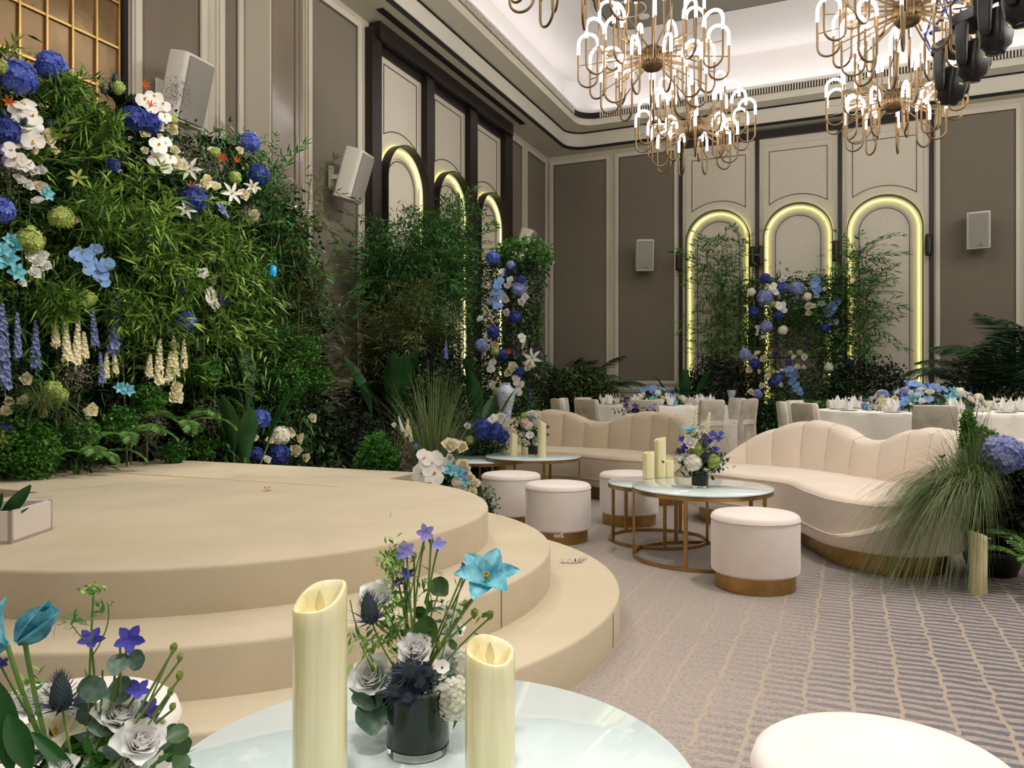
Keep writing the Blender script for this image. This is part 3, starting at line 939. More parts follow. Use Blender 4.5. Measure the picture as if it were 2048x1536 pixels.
def glass_mesh():
    g = M().lathe([(.033, 0), (.033, .002), (.006, .006), (.004, .012), (.004, .085), (.02, .098), (.036, .125), (.038, .15), (.033, .19), (.0325, .19), (.037, .15), (.034, .126), (.004, .10)], 20, capb=True, capt=True)
    return g.mesh('wine_glass', CLEAR)
GLM = glass_mesh()
def banquet(p, r, name, chair_angles, rs, nset, a0):
    table = cloth_table(p, r, f'round banquet table under floor length white cloth {name}')
    # lazy susan glass
    chairs = []
    for i, a in enumerate(chair_angles):
        pos = p + Vector((math.cos(a) * (r + rs[i]), math.sin(a) * (r + rs[i]), 0))
        rot = a + PI / 2
        if not chair_used[0]:
            c = chair0; c.location = pos; c.rotation_euler = (0, 0, rot); chair_used[0] = True
        else:
            c = dup(chair0, pos, rot)
        c['group'] = 'covered banquet chairs ' + name
        chairs.append(c)
    order_labels(chairs, 'satin covered banquet chair, {} from the left at the table ' + name)
    naps, pls, gls = [], [], []
    for i in range(nset):
        a = a0 + 2 * PI * i / nset
        rad = r - .28
        q = p + Vector((math.cos(a) * rad, math.sin(a) * rad, .7612))
        o = link('plate', PLM, None, q); tag(o, '', 'plate', 'plates ' + name); pls.append(o)
        o = link('napkin', NAPM, None, q + Vector((0, 0, .008)), RND.uniform(0, 6)); o.scale = (1.15, 1.15, 1.2); tag(o, '', 'napkin', 'folded napkins ' + name); naps.append(o)
        a2 = a + .17 / rad
        q2 = p + Vector((math.cos(a2) * (rad - .17), math.sin(a2) * (rad - .17), .7612))
        o = link('wine_glass', GLM, None, q2); tag(o, '', 'glass', 'stemmed glasses ' + name); gls.append(o)
    order_labels(naps, 'white fan folded napkin, {} from the left on table ' + name)
    order_labels(pls, 'white plate, {} from the left on table ' + name)
    order_labels(gls, 'clear stemmed glass, {} from the left on table ' + name)
    return table
TB1 = cpos(1312, 13.7); TB2 = cpos(1850, 10.25)
def toward(p):
    return math.atan2(-p.y, -p.x)
t1, t2 = toward(TB1), toward(TB2)
d2r = math.radians
banquet(TB1, 1.22, 'behind the left sofa', [t1 + d2r(a) for a in (-6, 31, -39, -62, 60, 92, 118, 152, -94, -124, 180)][:11], [.42, .42, .5, .62, .45, .42, .42, .42, .42, .42, .42], 10, t1 + .25)
banquet(TB2, 1.36, 'behind the right sofa', [t2 + d2r(a) for a in (3, -47, 43, -75, -108, -140, 78, 112, 148, 180)], [.42, .45, .42, .42, .42, .42, .42, .42, .42, .42], 10, t2 + .3)

# ================================================================ CHANDELIERS
def stadium(hw, hh, n=10):
    """closed paperclip path in the x z plane, hw half width, hh half height"""
    P = []
    for i in range(n + 1):
        a = PI * i / n; P.append((hw * math.cos(a), hh - hw + hw * math.sin(a)))
    for i in range(n + 1):
        a = PI + PI * i / n; P.append((hw * math.cos(a), -(hh - hw) + hw * math.sin(a)))
    return P
def loop_meshes(hh=.36, hw=.13, r=.0155, gl=.44):
    n = 12
    zc = hh - hw
    zj = hh - gl * .62                      # height where the glowing part starts
    top = [(hw, 0, zj)] + [(hw * math.cos(PI * i / n), 0, zc + hw * math.sin(PI * i / n)) for i in range(n + 1)] + [(-hw, 0, zj + .10)]
    bot = [(-hw, 0, zj + .10)] + [(hw * math.cos(PI + PI * i / n), 0, -zc + hw * math.sin(PI + PI * i / n)) for i in range(n + 1)] + [(hw, 0, zj)]
    return M().tube(bot, r * .92, 8).mesh('loop_arm', CHBRASS), M().tube(top, r * 1.3, 8).mesh('glow_tube', GLOW)
LA, LG = loop_meshes()
def make_chandelier(zh):
    t = thing('chandelier', '', 'chandelier', (0, 0, zh), 0, 'brass loop chandeliers')
    hub = M()
    n = 48; prof = [(.012, -.20), (.05, -.197), (.10, -.175), (.14, -.13), (.155, -.07), (.16, 0), (.15, .05), (.12, .10), (.07, .14), (.03, .16)]
    R = []
    for r, z in prof:
        R.append([((r * (1 + .05 * math.cos(24 * 2 * PI * k / n))) * math.cos(2 * PI * k / n), (r * (1 + .05 * math.cos(24 * 2 * PI * k / n))) * math.sin(2 * PI * k / n), z) for k in range(n)])
    hub.rings(R).build('hub', CHBRASS, t)
    M().tube([(0, 0, .15), (0, 0, .75)], .014, 10).build('stem', CHBRASS, t)
    m = M(); z = .76
    while z < 7.88 - zh:
        for k in range(2):
            pts = [((.012 * math.cos(a) if k == 0 else 0), (.012 * math.cos(a) if k else 0), z + .024 * k + .02 * math.sin(a)) for a in [2 * PI * q / 8 for q in range(8)]]
            m.tube(pts, .0035, 4, closed=True)
        z += .05
    o = m.build('chain', CHBRASS, t)
    tiers = ((12, .86, .0, 0.0, .155), (8, .60, .34, .2, .13), (9, .58, -.32, .05, .13))
    for cnt, rad, zo, ph, _ in tiers:
        for k in range(cnt):
            a = 2 * PI * (k + ph + .5) / cnt
            c, s = math.cos(a), math.sin(a)
            z0 = zo * .35
            o = link('loop_arm', LA, t, (c * rad, s * rad, zo), a)
            link('glow_tube', LG, o)
            # flat bar from hub through both sides of the loop
            p0 = Vector((c * .13, s * .13, zo * .25)); p1 = Vector((c * (rad + .13), s * (rad + .13), zo - .06))
            pm = p0.lerp(p1, (rad - .13 - .13) / (rad))
            sd = Vector((-s, c, 0)) * .005; u = Vector((0, 0, .013)); u2 = Vector((0, 0, .005))
            b = M()
            b.rings([[p0 - sd - u, p0 + sd - u, p0 + sd + u, p0 - sd + u], [pm - sd - u, pm + sd - u, pm + sd + u, pm - sd + u], [pm - sd - u2, pm + sd - u2, pm + sd + u2, pm - sd + u2], [p1 - sd - u2, p1 + sd - u2, p1 + sd + u2, p1 - sd + u2]])
            b.build('radial_bar', CHBRASS, t, smooth=False)
    return t
ch0 = make_chandelier(5.5)
CHS = [((-2.42, 10.2), 'large brass loop chandelier at upper middle with glowing tubes'), ((-2.42, 13.2), 'smaller looking brass loop chandelier hanging lower toward the back corner'),
       ((.62, 10.15), 'brass loop chandelier cut off by the top edge at the right'), ((.62, 13.2), 'brass loop chandelier beside the black stage lights, below the cropped one'),
       ((-2.42, 7.1), 'brass loop chandelier above the view over the stage edge'), ((.62, 7.1), 'brass loop chandelier above the view over the lounge')]
for i, ((x, y), lb) in enumerate(CHS):
    o = ch0 if i == 0 else dup(ch0, (0, 0, 0))
    o.location = (x, y, 5.5); o['label'] = lb
    o.rotation_euler = (0, 0, .35 * i)

# ================================================================ STAGE LIGHTS ON THEIR TRUSS
def moving_head(p, az, tilt, label, s=1.0):
    t = thing('moving_head_light', label, 'stage light', p, az, 'black moving head stage lights')
    m = M().rrloft([(0, 0, .10, .16 * s, .13 * s, .03), (0, 0, -.02, .17 * s, .14 * s, .03), (0, 0, -.05, .15 * s, .12 * s, .03)], 3)
    m.build('base', PLBLK, t)
    for sx in (-1, 1):
        M().rrloft([(sx * .165 * s, 0, -.04, .032, .07, .02), (sx * .175 * s, 0, -.25, .034, .065, .02), (sx * .17 * s, 0, -.40 * s, .03, .06, .025), (sx * .165 * s, 0, -.45 * s, .02, .035, .018)], 3).build('yoke_arm', PLBLK, t)
    head = M().rrloft([(0, 0, .20, .07, .07, .04), (0, 0, .17, .115, .11, .05), (0, 0, .0, .135, .125, .05), (0, 0, -.16, .125, .12, .07), (0, 0, -.20, .095, .095, .08), (0, 0, -.24, .085, .085, .08)], 4)
    h = head.build('head', PLBLK, t, (0, 0, -.36 * s), (tilt, 0, 0))
    M().lathe([(.07, -.243), (.06, -.246), (.01, -.249)], 24).build('lens', mat('lens_dark', (40, 44, 50), .08, coat=1), h)
    M().box(-.03, .03, -.1285, -.126, -.02, .0).build('label_sticker', mat('sticker_yellow', (198, 196, 90), .5), h, smooth=False)
    M().box(-.1, .1, -.14, -.13, .02, .07).build('display', mat('display_dark', (20, 22, 26), .15, coat=1), t, smooth=False)
    return t
HD = [(1905, 118, 9.2), (1948, 66, 8.5), (1992, 20, 7.8), (2040, 10, 7.2), (2075, -40, 6.6)]
hl = ['black moving head stage light hanging lowest at the far end', 'black moving head stage light, second from the far end', 'black moving head stage light, third from the far end',
      'black moving head stage light at the right edge of view', 'black moving head stage light beyond the right edge']
hp = []
for i, (px, py, d) in enumerate(HD):
    x, y = at(px, d); z = CH + (HORIZ - py) / FOC * d
    hp.append((x, y)); moving_head((x, y, 5.10), camdir(1, .3) + .1 * i, .25 - .12 * i, hl[i], 1.12)
def truss():
    a = Vector((hp[0][0], hp[0][1], 5.5)); b = Vector((hp[-1][0], hp[-1][1], 5.5)); dr = (b - a).normalized()
    a = a - dr * .35; b = b + dr * 1.2
    t = thing('lighting_truss', 'black truss carrying the moving head stage lights', 'truss')
    sd = Vector((-dr.y, dr.x, 0)) * .14; up = Vector((0, 0, .28)); L = (b - a).length
    for o_ in (sd, -sd):
        for u in (Vector((0, 0, 0)), up):
            M().tube([a + o_ + u, b + o_ + u], .022, 8).build('chord', PLBLK, t)
    m = M(); k = 0; x = 0
    while x < L - .28:
        p, q = a + dr * x, a + dr * (x + .28)
        for o_ in (sd, -sd):
            m.tube([p + o_ + (up if k % 2 else up * 0), q + o_ + (up * 0 if k % 2 else up)], .011, 5)
        m.tube([p + sd, p - sd], .011, 5); m.tube([p + sd + up, p - sd + up], .011, 5)
        x += .28; k += 1
    m.build('lattice', PLBLK, t)
    for x in (.3, L - .3):
        p = a + dr * x
        M().tube([p + up, (p.x, p.y, 7.88)], .012, 6).build('hanger', PLBLK, t)
    m = M()
    for i, (hx, hy) in enumerate(hp):
        m.box(-.03, .03, -.03, .03, 5.19, 5.49, Matrix.Translation((hx, hy, 0)))
    m.build('clamps', PLBLK, t, smooth=False)
    m = M()
    for i, (hx, hy) in enumerate(hp[:4]):
        for q in range(2):
            pts = [(hx - .18 - .05 * q, hy - .1, 5.5), (hx - .30, hy - .12, 5.30 - .05 * q), (hx - .24, hy - .1, 5.12), (hx - .12, hy - .05, 5.1)]
            m.tube(pts, .008, 5)
        m.tube([(hx - .24, hy - .1, 5.30), (hx - .17, hy - .08, 5.36)], .026, 8)
    m.build('blue_plugs', mat('blue_plug', (34, 60, 150), .4), t)
truss()

# ================================================================ WALL SPEAKERS, SCONCES
def speaker(p, az, tilt, label, hx=.19, hh=.34, dp=.17):
    t = thing('wall_speaker', label, 'speaker', p, az, 'white wall speakers')
    # local: front towards -y ; bracket behind
    holder = M().rrloft([(0, .02, hh, hx * .93, dp * .86, .05), (0, 0, hh - .01, hx, dp, .06), (0, 0, -hh + .01, hx, dp, .06), (0, .02, -hh, hx * .93, dp * .86, .05)], 4)
    b = holder.build('cabinet', SPKW, t, (0, 0, 0), (tilt, 0, 0))
    m = M(); 
    R = []
    for z in (-hh + .035, hh - .035):
        R.append([(x, -dp - .006 - .018 * (1 - (x / hx) ** 2), z) for x in [(-hx + .03) + (2 * hx - .06) * k / 8 for k in range(9)]] + [(x, -dp + .03, z) for x in [(hx - .03) - (2 * hx - .06) * k / 8 for k in range(9)]])
    m.rings(R).build('grille', SPKG, b, smooth=False)
    M().lathe([(.014, 0), (.014, .004)], 14, Matrix.Translation((hx * .0 + .03, -dp - .026, -hh + .075)) @ Matrix.Rotation(PI / 2, 4, 'X')).build('badge', PLBLK, b)
    m = M().box(-.03, .03, dp - .02, dp + .20, -.03, .03); m.box(-.06, .06, dp + .18, dp + .20, -.16, .16)
    m.build('wall_bracket', SPKW, t, smooth=False)
    return t
def wall_speaker_at(p, label, az, tilt, **k):
    speaker(p, az, tilt, label, **k)
q = onX(707, 352, -6.12); wall_speaker_at(q, 'white wall speaker tilted down between pillar and arched bays', math.radians(99), .30, dp=.14)
q = onX(1050, 492, -6.12); wall_speaker_at(q, 'white wall speaker above the flower column near the corner', math.radians(99), .28, dp=.14)
q = onX(372, 182, -6.12); wall_speaker_at(q, 'white wall speaker rising behind the flower wall at upper left', math.radians(93), .25, dp=.14)
q = onY(1289, 511, 16.53); wall_speaker_at(q, 'white wall speaker left of the arches on the back wall', .35, .12)
q = onY(1957, 461, 16.53); wall_speaker_at(q, 'white wall speaker right of the arches on the back wall', -.12, .12)
for a, lb in ((-3.38, 'dark bronze sconce left of the first back arch'), (-1.86, 'dark bronze sconce right of the first back arch'), (-1.69, 'dark bronze sconce left of the middle back arch'), (-.26, 'dark bronze sconce right of the middle back arch'), (1.38, 'dark bronze sconce right of the last back arch')):
    t = thing('wall_sconce', lb, 'sconce', (a, WY - .26, 3.78), 0, 'capsule sconces')
    prof = [(.01, -.21), (.05, -.205), (.062, -.18), (.065, -.15), (.065, .15), (.062, .18), (.05, .205), (.01, .21)]
    M().lathe(prof, 24).build('body', BRONZE, t)
    M().box(-.02, .02, .05, .25, -.05, .05).build('mount', BRONZE, t, smooth=False)

# ================================================================ BLOOMS (unit size meshes, centre at origin, facing +z)
def petal(m, az, el, L, W, curl=0.0, cup=.25, point=.5, base=(0, 0, 0), nu=5, nv=3, wav=0.0):
    ca, sa = math.cos(az), math.sin(az); ce, se = math.cos(el), math.sin(el)
    vs = []
    for i in range(nu + 1):
        u = i / nu
        if point <= .2:
            wd = W * min(1, u / .45 + .12) ** .8 * math.sqrt(max(.05, 1 - max(0, (u - .5) / .5) ** 3))
        else:
            wd = W * (math.sin(PI * min(1, (u * .93 + .05)) ** (.8 + point * .6)) ** .75)
        for j in range(nv + 1):
            v = 2 * j / nv - 1
            a = u * L; y = v * wd
            b = curl * u * u * L + cup * v * v * wd + wav * math.sin(v * 5 + u * 9) * W * u
            x = a * ce - b * se; z = a * se + b * ce
            vs.append((base[0] + x * ca - y * sa, base[1] + x * sa + y * ca, base[2] + z))
    fs = [(i * (nv + 1) + j, (i + 1) * (nv + 1) + j, (i + 1) * (nv + 1) + j + 1, i * (nv + 1) + j + 1) for i in range(nu) for j in range(nv)]
    m.add(vs, fs)
def g_hydrangea(m):
    R = random.Random(3); n = 84
    m.lathe([(.3, -.5), (.62, -.3), (.72, .05), (.6, .42), (.3, .66), (.05, .72)], 12)
    for i in range(n):
        z = 1 - 1.62 * (i + .5) / n
        r = math.sqrt(max(0, 1 - z * z)); a = i * 2.39996
        N = Vector((r * math.cos(a), r * math.sin(a), z * .86)).normalized()
        q = N.to_track_quat('Z', 'Y').to_matrix().to_4x4()
        mx = Matrix.Translation(N * (.84 + R.uniform(-.10, .10))) @ q @ Matrix.Rotation(R.uniform(0, 6), 4, 'Z')
        s = R.uniform(.22, .31)
        vs = [(0, 0, 0)]; fs = []
        for k in range(4):
            b = PI / 2 * k; c, d = math.cos(b), math.sin(b)
            t = R.uniform(.02, .09)
            o = len(vs)
            vs += [((.62 * c - .48 * d) * s, (.62 * d + .48 * c) * s, t * .3), (1.05 * c * s, 1.05 * d * s, t), ((.62 * c + .48 * d) * s, (.62 * d - .48 * c) * s, t * .3)]
            fs += [(0, o + 2, o + 1), (0, o + 1, o)]
        m.add(vs, fs, mx)
def g_rose(m, n=26, open_=1.0):
    for i in range(n):
        t = i / (n - 1)
        az = i * 2.39996
        el = math.radians(90 - 42 * t ** 1.2 * open_)
        L = .62 + .38 * t; W = .26 + .36 * t
        ro = .02 + .20 * t
        petal(m, az, el, L, W, curl=.30 - .62 * t, cup=.75 - .25 * t, point=.05, base=(ro * math.cos(az), ro * math.sin(az), -.42 - .12 * t), nu=5, nv=4, wav=.05)
def g_bud(m):
    for i in range(12):
        t = i / 11; az = i * 2.39996
        petal(m, az, math.radians(88 - 30 * t), .8 + .3 * t, .3 + .14 * t, curl=.25, cup=.7, point=.2, base=(0, 0, -.5), nu=4, nv=3)
def g_orchid(m):
    for k, (az, L, W) in enumerate(((0, 1.0, .62), (PI, 1.0, .62), (PI / 2, .9, .40), (PI * 1.25, .85, .34), (PI * 1.75, .85, .34))):
        petal(m, az, .12, L, W, curl=-.12, cup=.12, point=.12 if k < 2 else .4, base=(0, 0, .02 * (k < 2)), nu=5, nv=4)
def g_orchid_lip(m):
    petal(m, PI * 1.5, .5, .34, .16, curl=.4, cup=-.5, point=.5, base=(0, 0, .05), nu=4, nv=3)
    m.lathe([(.03, 0), (.07, .05), (.06, .14), (.01, .18)], 8)
def g_tulip(m, el=40, curl=-.38):
    for k in range(6):
        petal(m, k * PI / 3 + .2, math.radians(el + (8 if k % 2 else 0)), 1.15, .42, curl=curl, cup=.4, point=.35, base=(0, 0, -.1), nu=7, nv=4, wav=.07)
def g_tulip_closed(m):
    for k in range(5):
        petal(m, k * PI / 2.5 + .2, math.radians(68 + (8 if k % 2 else 0)), 1.35, .42, curl=.22, cup=.6, point=.5, base=(0, 0, -.35), nu=6, nv=4, wav=.02)
def g_stamens(m):
    for k in range(6):
        a = k * PI / 3; m.tube([(0, 0, 0), (.1 * math.cos(a), .1 * math.sin(a), .32)], .03, 5)
def g_lily(m):
    for k in range(6):
        petal(m, k * PI / 3, math.radians(38), 1.15, .2, curl=-.5, cup=.4, point=.8, nu=6, nv=3)
def g_anemone(m):
    for k in range(7):
        petal(m, k * 2 * PI / 7, .3, .95, .5, curl=.15, cup=.25, point=.2, nu=4, nv=3)
def g_gloriosa(m):
    for k in range(6):
        petal(m, k * PI / 3 + .3, math.radians(62), 1.2, .12, curl=-.1, cup=.3, point=.9, nu=6, nv=2, wav=.5)
def g_delph(m):
    for k in range(5):
        petal(m, k * 2 * PI / 5 + .2, .3, .95, .3, curl=.1, cup=.3, point=.5, nu=4, nv=3)
    petal(m, 3.6, -1.1, .6, .09, curl=0, nu=3, nv=2)
def g_thistle(m):
    R = random.Random(5)
    m.lathe([(.1, -.4), (.3, -.25), (.36, 0), (.3, .4), (.16, .7), (.03, .85)], 10)
    for i in range(230):
        z = i / 230; r = .36 * math.sin(PI * (z * .85 + .12)) + .02; a = i * 2.39996
        p = Vector((r * math.cos(a), r * math.sin(a), -.3 + 1.15 * z))
        d = Vector((math.cos(a), math.sin(a), -.1 + 2.4 * z ** 1.6)).normalized() * R.uniform(.18, .3)
        s = Vector((-math.sin(a), math.cos(a), 0)) * .018
        m.add([p - s, p + s, p + d], [(0, 1, 2)])
    for i in range(22):
        a = i * 2 * PI / 22; d = Vector((math.cos(a), math.sin(a), .15 + .25 * (i % 3))) * R.uniform(.75, 1.1)
        b = Vector((0, 0, -.32)); s = Vector((-math.sin(a), math.cos(a), 0)) * .06
        m.add([b, b + d * .4 + s, b + d, b + d * .4 - s], [(0, 1, 2), (0, 2, 3)])
def g_spike(m, n=46, h=6.0):
    R = random.Random(8)
    m.tube([(0, 0, -1), (0, 0, h)], .07, 6)
    for i in range(n):
        t = i / n; a = i * 2.39996; s = (.92 - .62 * t) * R.uniform(.85, 1.1)
        N = Vector((math.cos(a), math.sin(a), .35 + .4 * t)).normalized()
        mx = Matrix.Translation(Vector((N.x * .42 * (1 - .5 * t), N.y * .42 * (1 - .5 * t), t * h))) @ N.to_track_quat('Z', 'Y').to_matrix().to_4x4() @ Matrix.Rotation(R.uniform(0, 6), 4, 'Z')
        f = M()
        for k in range(5):
            b = k * 2 * PI / 5
            c, d = math.cos(b), math.sin(b); o = len(f.v)
            f.add([(0, 0, 0), ((.5 * c - .32 * d) * s, (.5 * d + .32 * c) * s, .12 * s), (.8 * c * s, .8 * d * s, .2 * s), ((.5 * c + .32 * d) * s, (.5 * d - .32 * c) * s, .12 * s)], [(0, 3, 2, 1)])
        m.add(f.v, f.f, mx)
def g_round_leaf(m):
    petal(m, 0, 0, 2.0, .95, curl=.08, cup=.18, point=.12, base=(-1, 0, 0), nu=7, nv=4)
GEN = dict(hydrangea=g_hydrangea, rose=g_rose, rose_bud=g_bud, orchid=g_orchid, tulip=g_tulip, closed_tulip=g_tulip_closed, lily=g_lily, anemone=g_anemone, gloriosa=g_gloriosa,
           delphinium_floret=g_delph, thistle=g_thistle, flower_spike=g_spike, round_leaf=g_round_leaf, orchid_lip=g_orchid_lip, stamens=g_stamens)
BM = {}
def bmesh_of(kind, mt):
    k = (kind, mt.name)
    if k not in BM:
        m = M(); GEN[kind](m)
        BM[k] = m.mesh(kind, mt)
    return BM[k]
def bloom(kind, mt, parent, pos, nrm, R, roll=None, base=None):
    o = bpy.data.objects.new(kind, bmesh_of(kind, mt)); COL.objects.link(o)
    o.parent = parent
    pos = Vector(pos)
    o.location = pos - (Vector(base) if base is not None else parent.location)
    q = Vector(nrm).to_track_quat('Z', 'Y') @ Quaternion((0, 0, 1), RND.uniform(0, 6) if roll is None else roll)
    o.rotation_mode = 'QUATERNION'; o.rotation_quaternion = q
    o.scale = (R, R, R)
    if kind == 'orchid':
        l = bpy.data.objects.new('orchid_lip', bmesh_of('orchid_lip', YEL)); COL.objects.link(l); l.parent = o
    if kind in ('tulip', 'anemone', 'lily'):
        l = bpy.data.objects.new('stamens', bmesh_of('stamens', YEL if kind != 'anemone' else PLBLK)); COL.objects.link(l); l.parent = o
        l.scale = (1, 1, 1) if kind != 'anemone' else (1.2, 1.2, .5)
    return o
def jit(n, s=.35):
    v = Vector(n) + Vector((RND.gauss(0, s), RND.gauss(0, s), RND.gauss(0, s)))
    return v.normalized()
def facing(p, up=.25):
    v = CAMP - Vector(p); v.normalize(); v.z += up
    return v.normalized()

# ---------------------------------------------------------------- foliage pieces
def spray_mesh(mt, seed, nl=11, L=.115, W=.0085, length=.34):
    R = np.random.RandomState(seed)
    P = []; D = []
    for i in range(nl):
        t = (i + .6) / nl
        p = np.array([length * t, 0, .05 * t - .16 * t * t * length / .34])
        side = 1 if i % 2 else -1
        P.append(p); D.append([.75 + R.uniform(-.2, .2), side * R.uniform(.35, .95), R.uniform(-.5, .25)])
    for k in range(3):
        P.append([length, 0, .05 - .16 * length / .34]); D.append([1, (k - 1) * .6, -.25])
    st = NR.get_state(); NR.seed(seed)
    V, F = leaf_arrays(np.array(P), np.array(D, float), np.full(len(P), L) * R.uniform(.75, 1.15, len(P)), np.full(len(P), W), .22, .25, .38)
    NR.set_state(st)
    # twig as a thin triangular prism
    m = M().tube([(0, 0, 0), (length * .5, 0, .025 - .04 * length / .34), (length, 0, .05 - .16 * length / .34)], [.0028, .002, .001], 3, cap=False)
    V2 = np.array(m.v); F2 = []
    for f in m.f:
        F2 += [(f[0], f[1], f[2]), (f[0], f[2], f[3])]
    V = np.concatenate([V, V2]); F = np.concatenate([F, np.array(F2) + len(V) - len(V2)])
    return npmesh('leaf_spray', V, F, mt)
SPR = {}
def sprays(mt):
    if mt.name not in SPR:
        SPR[mt.name] = [spray_mesh(mt, 10 + k) for k in range(4)]
    return SPR[mt.name]
def bamboo(loc, h, nc, ns, rad, mt, label, z0=.25, lean=.12, sc=1.0, extra=0, group='bamboo plants', fill=None, bias=(0, 0, 0), top_w=1.0, cr=.009):
    t = thing('bamboo_plant', label, 'bamboo', loc, 0, group)
    culms = []
    for i in range(nc):
        a = RND.uniform(0, 2 * PI); r = RND.uniform(0, rad * .45)
        b = Vector((r * math.cos(a), r * math.sin(a), 0)); hh = h * RND.uniform(.74, 1.0)
        dx, dy = RND.uniform(-lean, lean) + bias[0] * .3, RND.uniform(-lean, lean) + bias[1] * .3
        pts = [b + Vector((dx * (k / 7) ** 2 * h, dy * (k / 7) ** 2 * h, hh * k / 7)) for k in range(8)]
        culms.append(pts)
        M().tube(pts, [cr * (1 - .6 * k / 7) for k in range(8)], 6).build('culm', CULM, t)
    ms = sprays(mt)
    for i in range(ns):
        pts = RND.choice(culms); u = z0 + (1 - z0) * RND.random() ** .85
        f = u * 7; k = min(6, int(f)); p = pts[k].lerp(pts[k + 1], f - k)
        o = bpy.data.objects.new('leaf_spray', ms[i % 4]); COL.objects.link(o); o.parent = t
        a = RND.uniform(0, 2 * PI)
        spread = RND.uniform(0, rad) * top_w
        o.location = p + Vector((math.cos(a) * spread * .5, math.sin(a) * spread * .5, RND.uniform(-.05, .05)))
        o.rotation_euler = (RND.uniform(-.5, .5), RND.uniform(-1.0, .45), a)
        s = sc * RND.uniform(.7, 1.25); o.scale = (s, s, s)
    if extra:
        n = extra
        idx = NR.randint(0, nc, n); u = NR.uniform(z0, 1, n) * 7; k = np.minimum(6, u.astype(int)); fr = u - k
        A = np.array([[tuple(q) for q in pts] for pts in culms])
        P = A[idx, k] * (1 - fr)[:, None] + A[idx, np.minimum(k + 1, 7)] * fr[:, None]
        P += NR.normal(0, rad * .42, (n, 3)) * np.array([1, 1, .45])
        leaf_mass('foliage', P, fill or mt, .10 * sc, .008 * sc, (0, 0, -.1), 1, .25, t)
    return t
def frond_mesh(mt, L=1.1, n=26, leaf=.34, w=.011, arch=.55, name='frond', stemr=.006, taper=.75, hang=.35):
    P = []; D = []; LL = []; m = M(); pts = []
    for i in range(n + 1):
        t = i / n
        x = L * t * (1 - .18 * t); z = L * (.75 * t - arch * t * t * 1.35)
        pts.append(Vector((x, 0, z)))
    for i in range(int(n * .18), n + 1):
        t = i / n; tg = (pts[min(i + 1, n)] - pts[max(i - 1, 0)]).normalized()
        for sd in (-1, 1):
            P.append(tuple(pts[i])); d = tg * .55 + Vector((0, sd * .85, -hang * .3)); D.append(tuple(d))
            LL.append(leaf * (math.sin(PI * min(1, t * .92 + .1)) ** .6) * taper + leaf * .12)
    st = NR.get_state(); NR.seed(5)
    V, F = leaf_arrays(np.array(P), np.array(D), np.array(LL), np.full(len(P), w), hang, .25, .35)
    NR.set_state(st)
    m.tube(pts, [stemr * (1 - .8 * i / n) for i in range(n + 1)], 4, cap=False)
    V2 = np.array(m.v); F2 = []
    for f in m.f:
        F2 += [(f[0], f[1], f[2]), (f[0], f[2], f[3])]
    F = np.concatenate([F, np.array(F2) + len(V)]); V = np.concatenate([V, V2])
    return npmesh(name, V, F, mt)
PALMF = frond_mesh(PALMM)
FERNF = frond_mesh(FERNM, L=.42, n=22, leaf=.12, w=.012, arch=.5, stemr=.003, hang=.15)
def fronds(t, me, n, s, tilt=(.1, .9), base=(0, 0, 0), az=None, name='frond'):
    for i in range(n):
        o = bpy.data.objects.new(name, me); COL.objects.link(o); o.parent = t
        a = (2.39996 * i if az is None else RND.uniform(*az))
        o.location = Vector(base) + Vector((math.cos(a) * .04, math.sin(a) * .04, 0))
        o.rotation_euler = (0, -RND.uniform(*tilt), a)
        k = s * RND.uniform(.75, 1.15); o.scale = (k, k, k)
def pot(t, r=.16, h=.30):
    M().lathe([(r * .75, 0), (r, h), (r * 1.06, h), (r * 1.06, h + .02), (r * .9, h + .02), (r * .88, h - .03), (.01, h - .03)], 24).build('pot', PLBLK, t)
def palm(loc, n, s, label, tilt=(.15, .95)):
    t = thing('areca_palm', label, 'palm', loc, 0, 'areca palms')
    pot(t)
    for k in range(5):
        a = k * 1.3; M().tube([(.05 * math.cos(a), .05 * math.sin(a), .2), (.09 * math.cos(a), .09 * math.sin(a), .6 * s)], .012, 6).build('stem', CULM, t)
    fronds(t, PALMF, n, s, tilt, (0, 0, .5 * s))
    return t
def fern(loc, n, s, label, base=(0, 0, .05), tilt=(0, .5)):
    t = thing('fern', label, 'fern', loc, 0, 'ferns')
    fronds(t, FERNF, n, s, tilt, base)
    return t
def bush(loc, rx, ry, rz, n, mt, label, L=.06, W=.016, name='leafy_bush', zc=None, potr=.16, cat='shrub', stems=7):
    t = thing(name, label, cat, loc, 0, 'leafy bushes')
    zc = zc if zc is not None else rz + .25
    if potr: pot(t, potr)
    u = unit(NR.normal(0, 1, (n, 3))) * (NR.uniform(.25, 1, n) ** .45)[:, None]
    u *= (1 + .12 * np.sin(u[:, :1] * 9 + u[:, 1:2] * 7))
    P = u * np.array([rx, ry, rz]) + np.array([0, 0, zc])
    P[:, 2] = np.maximum(P[:, 2], .06)
    leaf_mass('foliage', P, mt, L, W, (0, 0, .3), 1, .15, t, wide=.45)
    for i in range(stems):
        a = i * 2.4; M().tube([(.03 * math.cos(a), .03 * math.sin(a), .12), (rx * .4 * math.cos(a), ry * .4 * math.sin(a), zc), (rx * .7 * math.cos(a), ry * .7 * math.sin(a), zc + rz * .6)], [.009, .006, .003], 5).build('stem', STEMB, t)
    return t
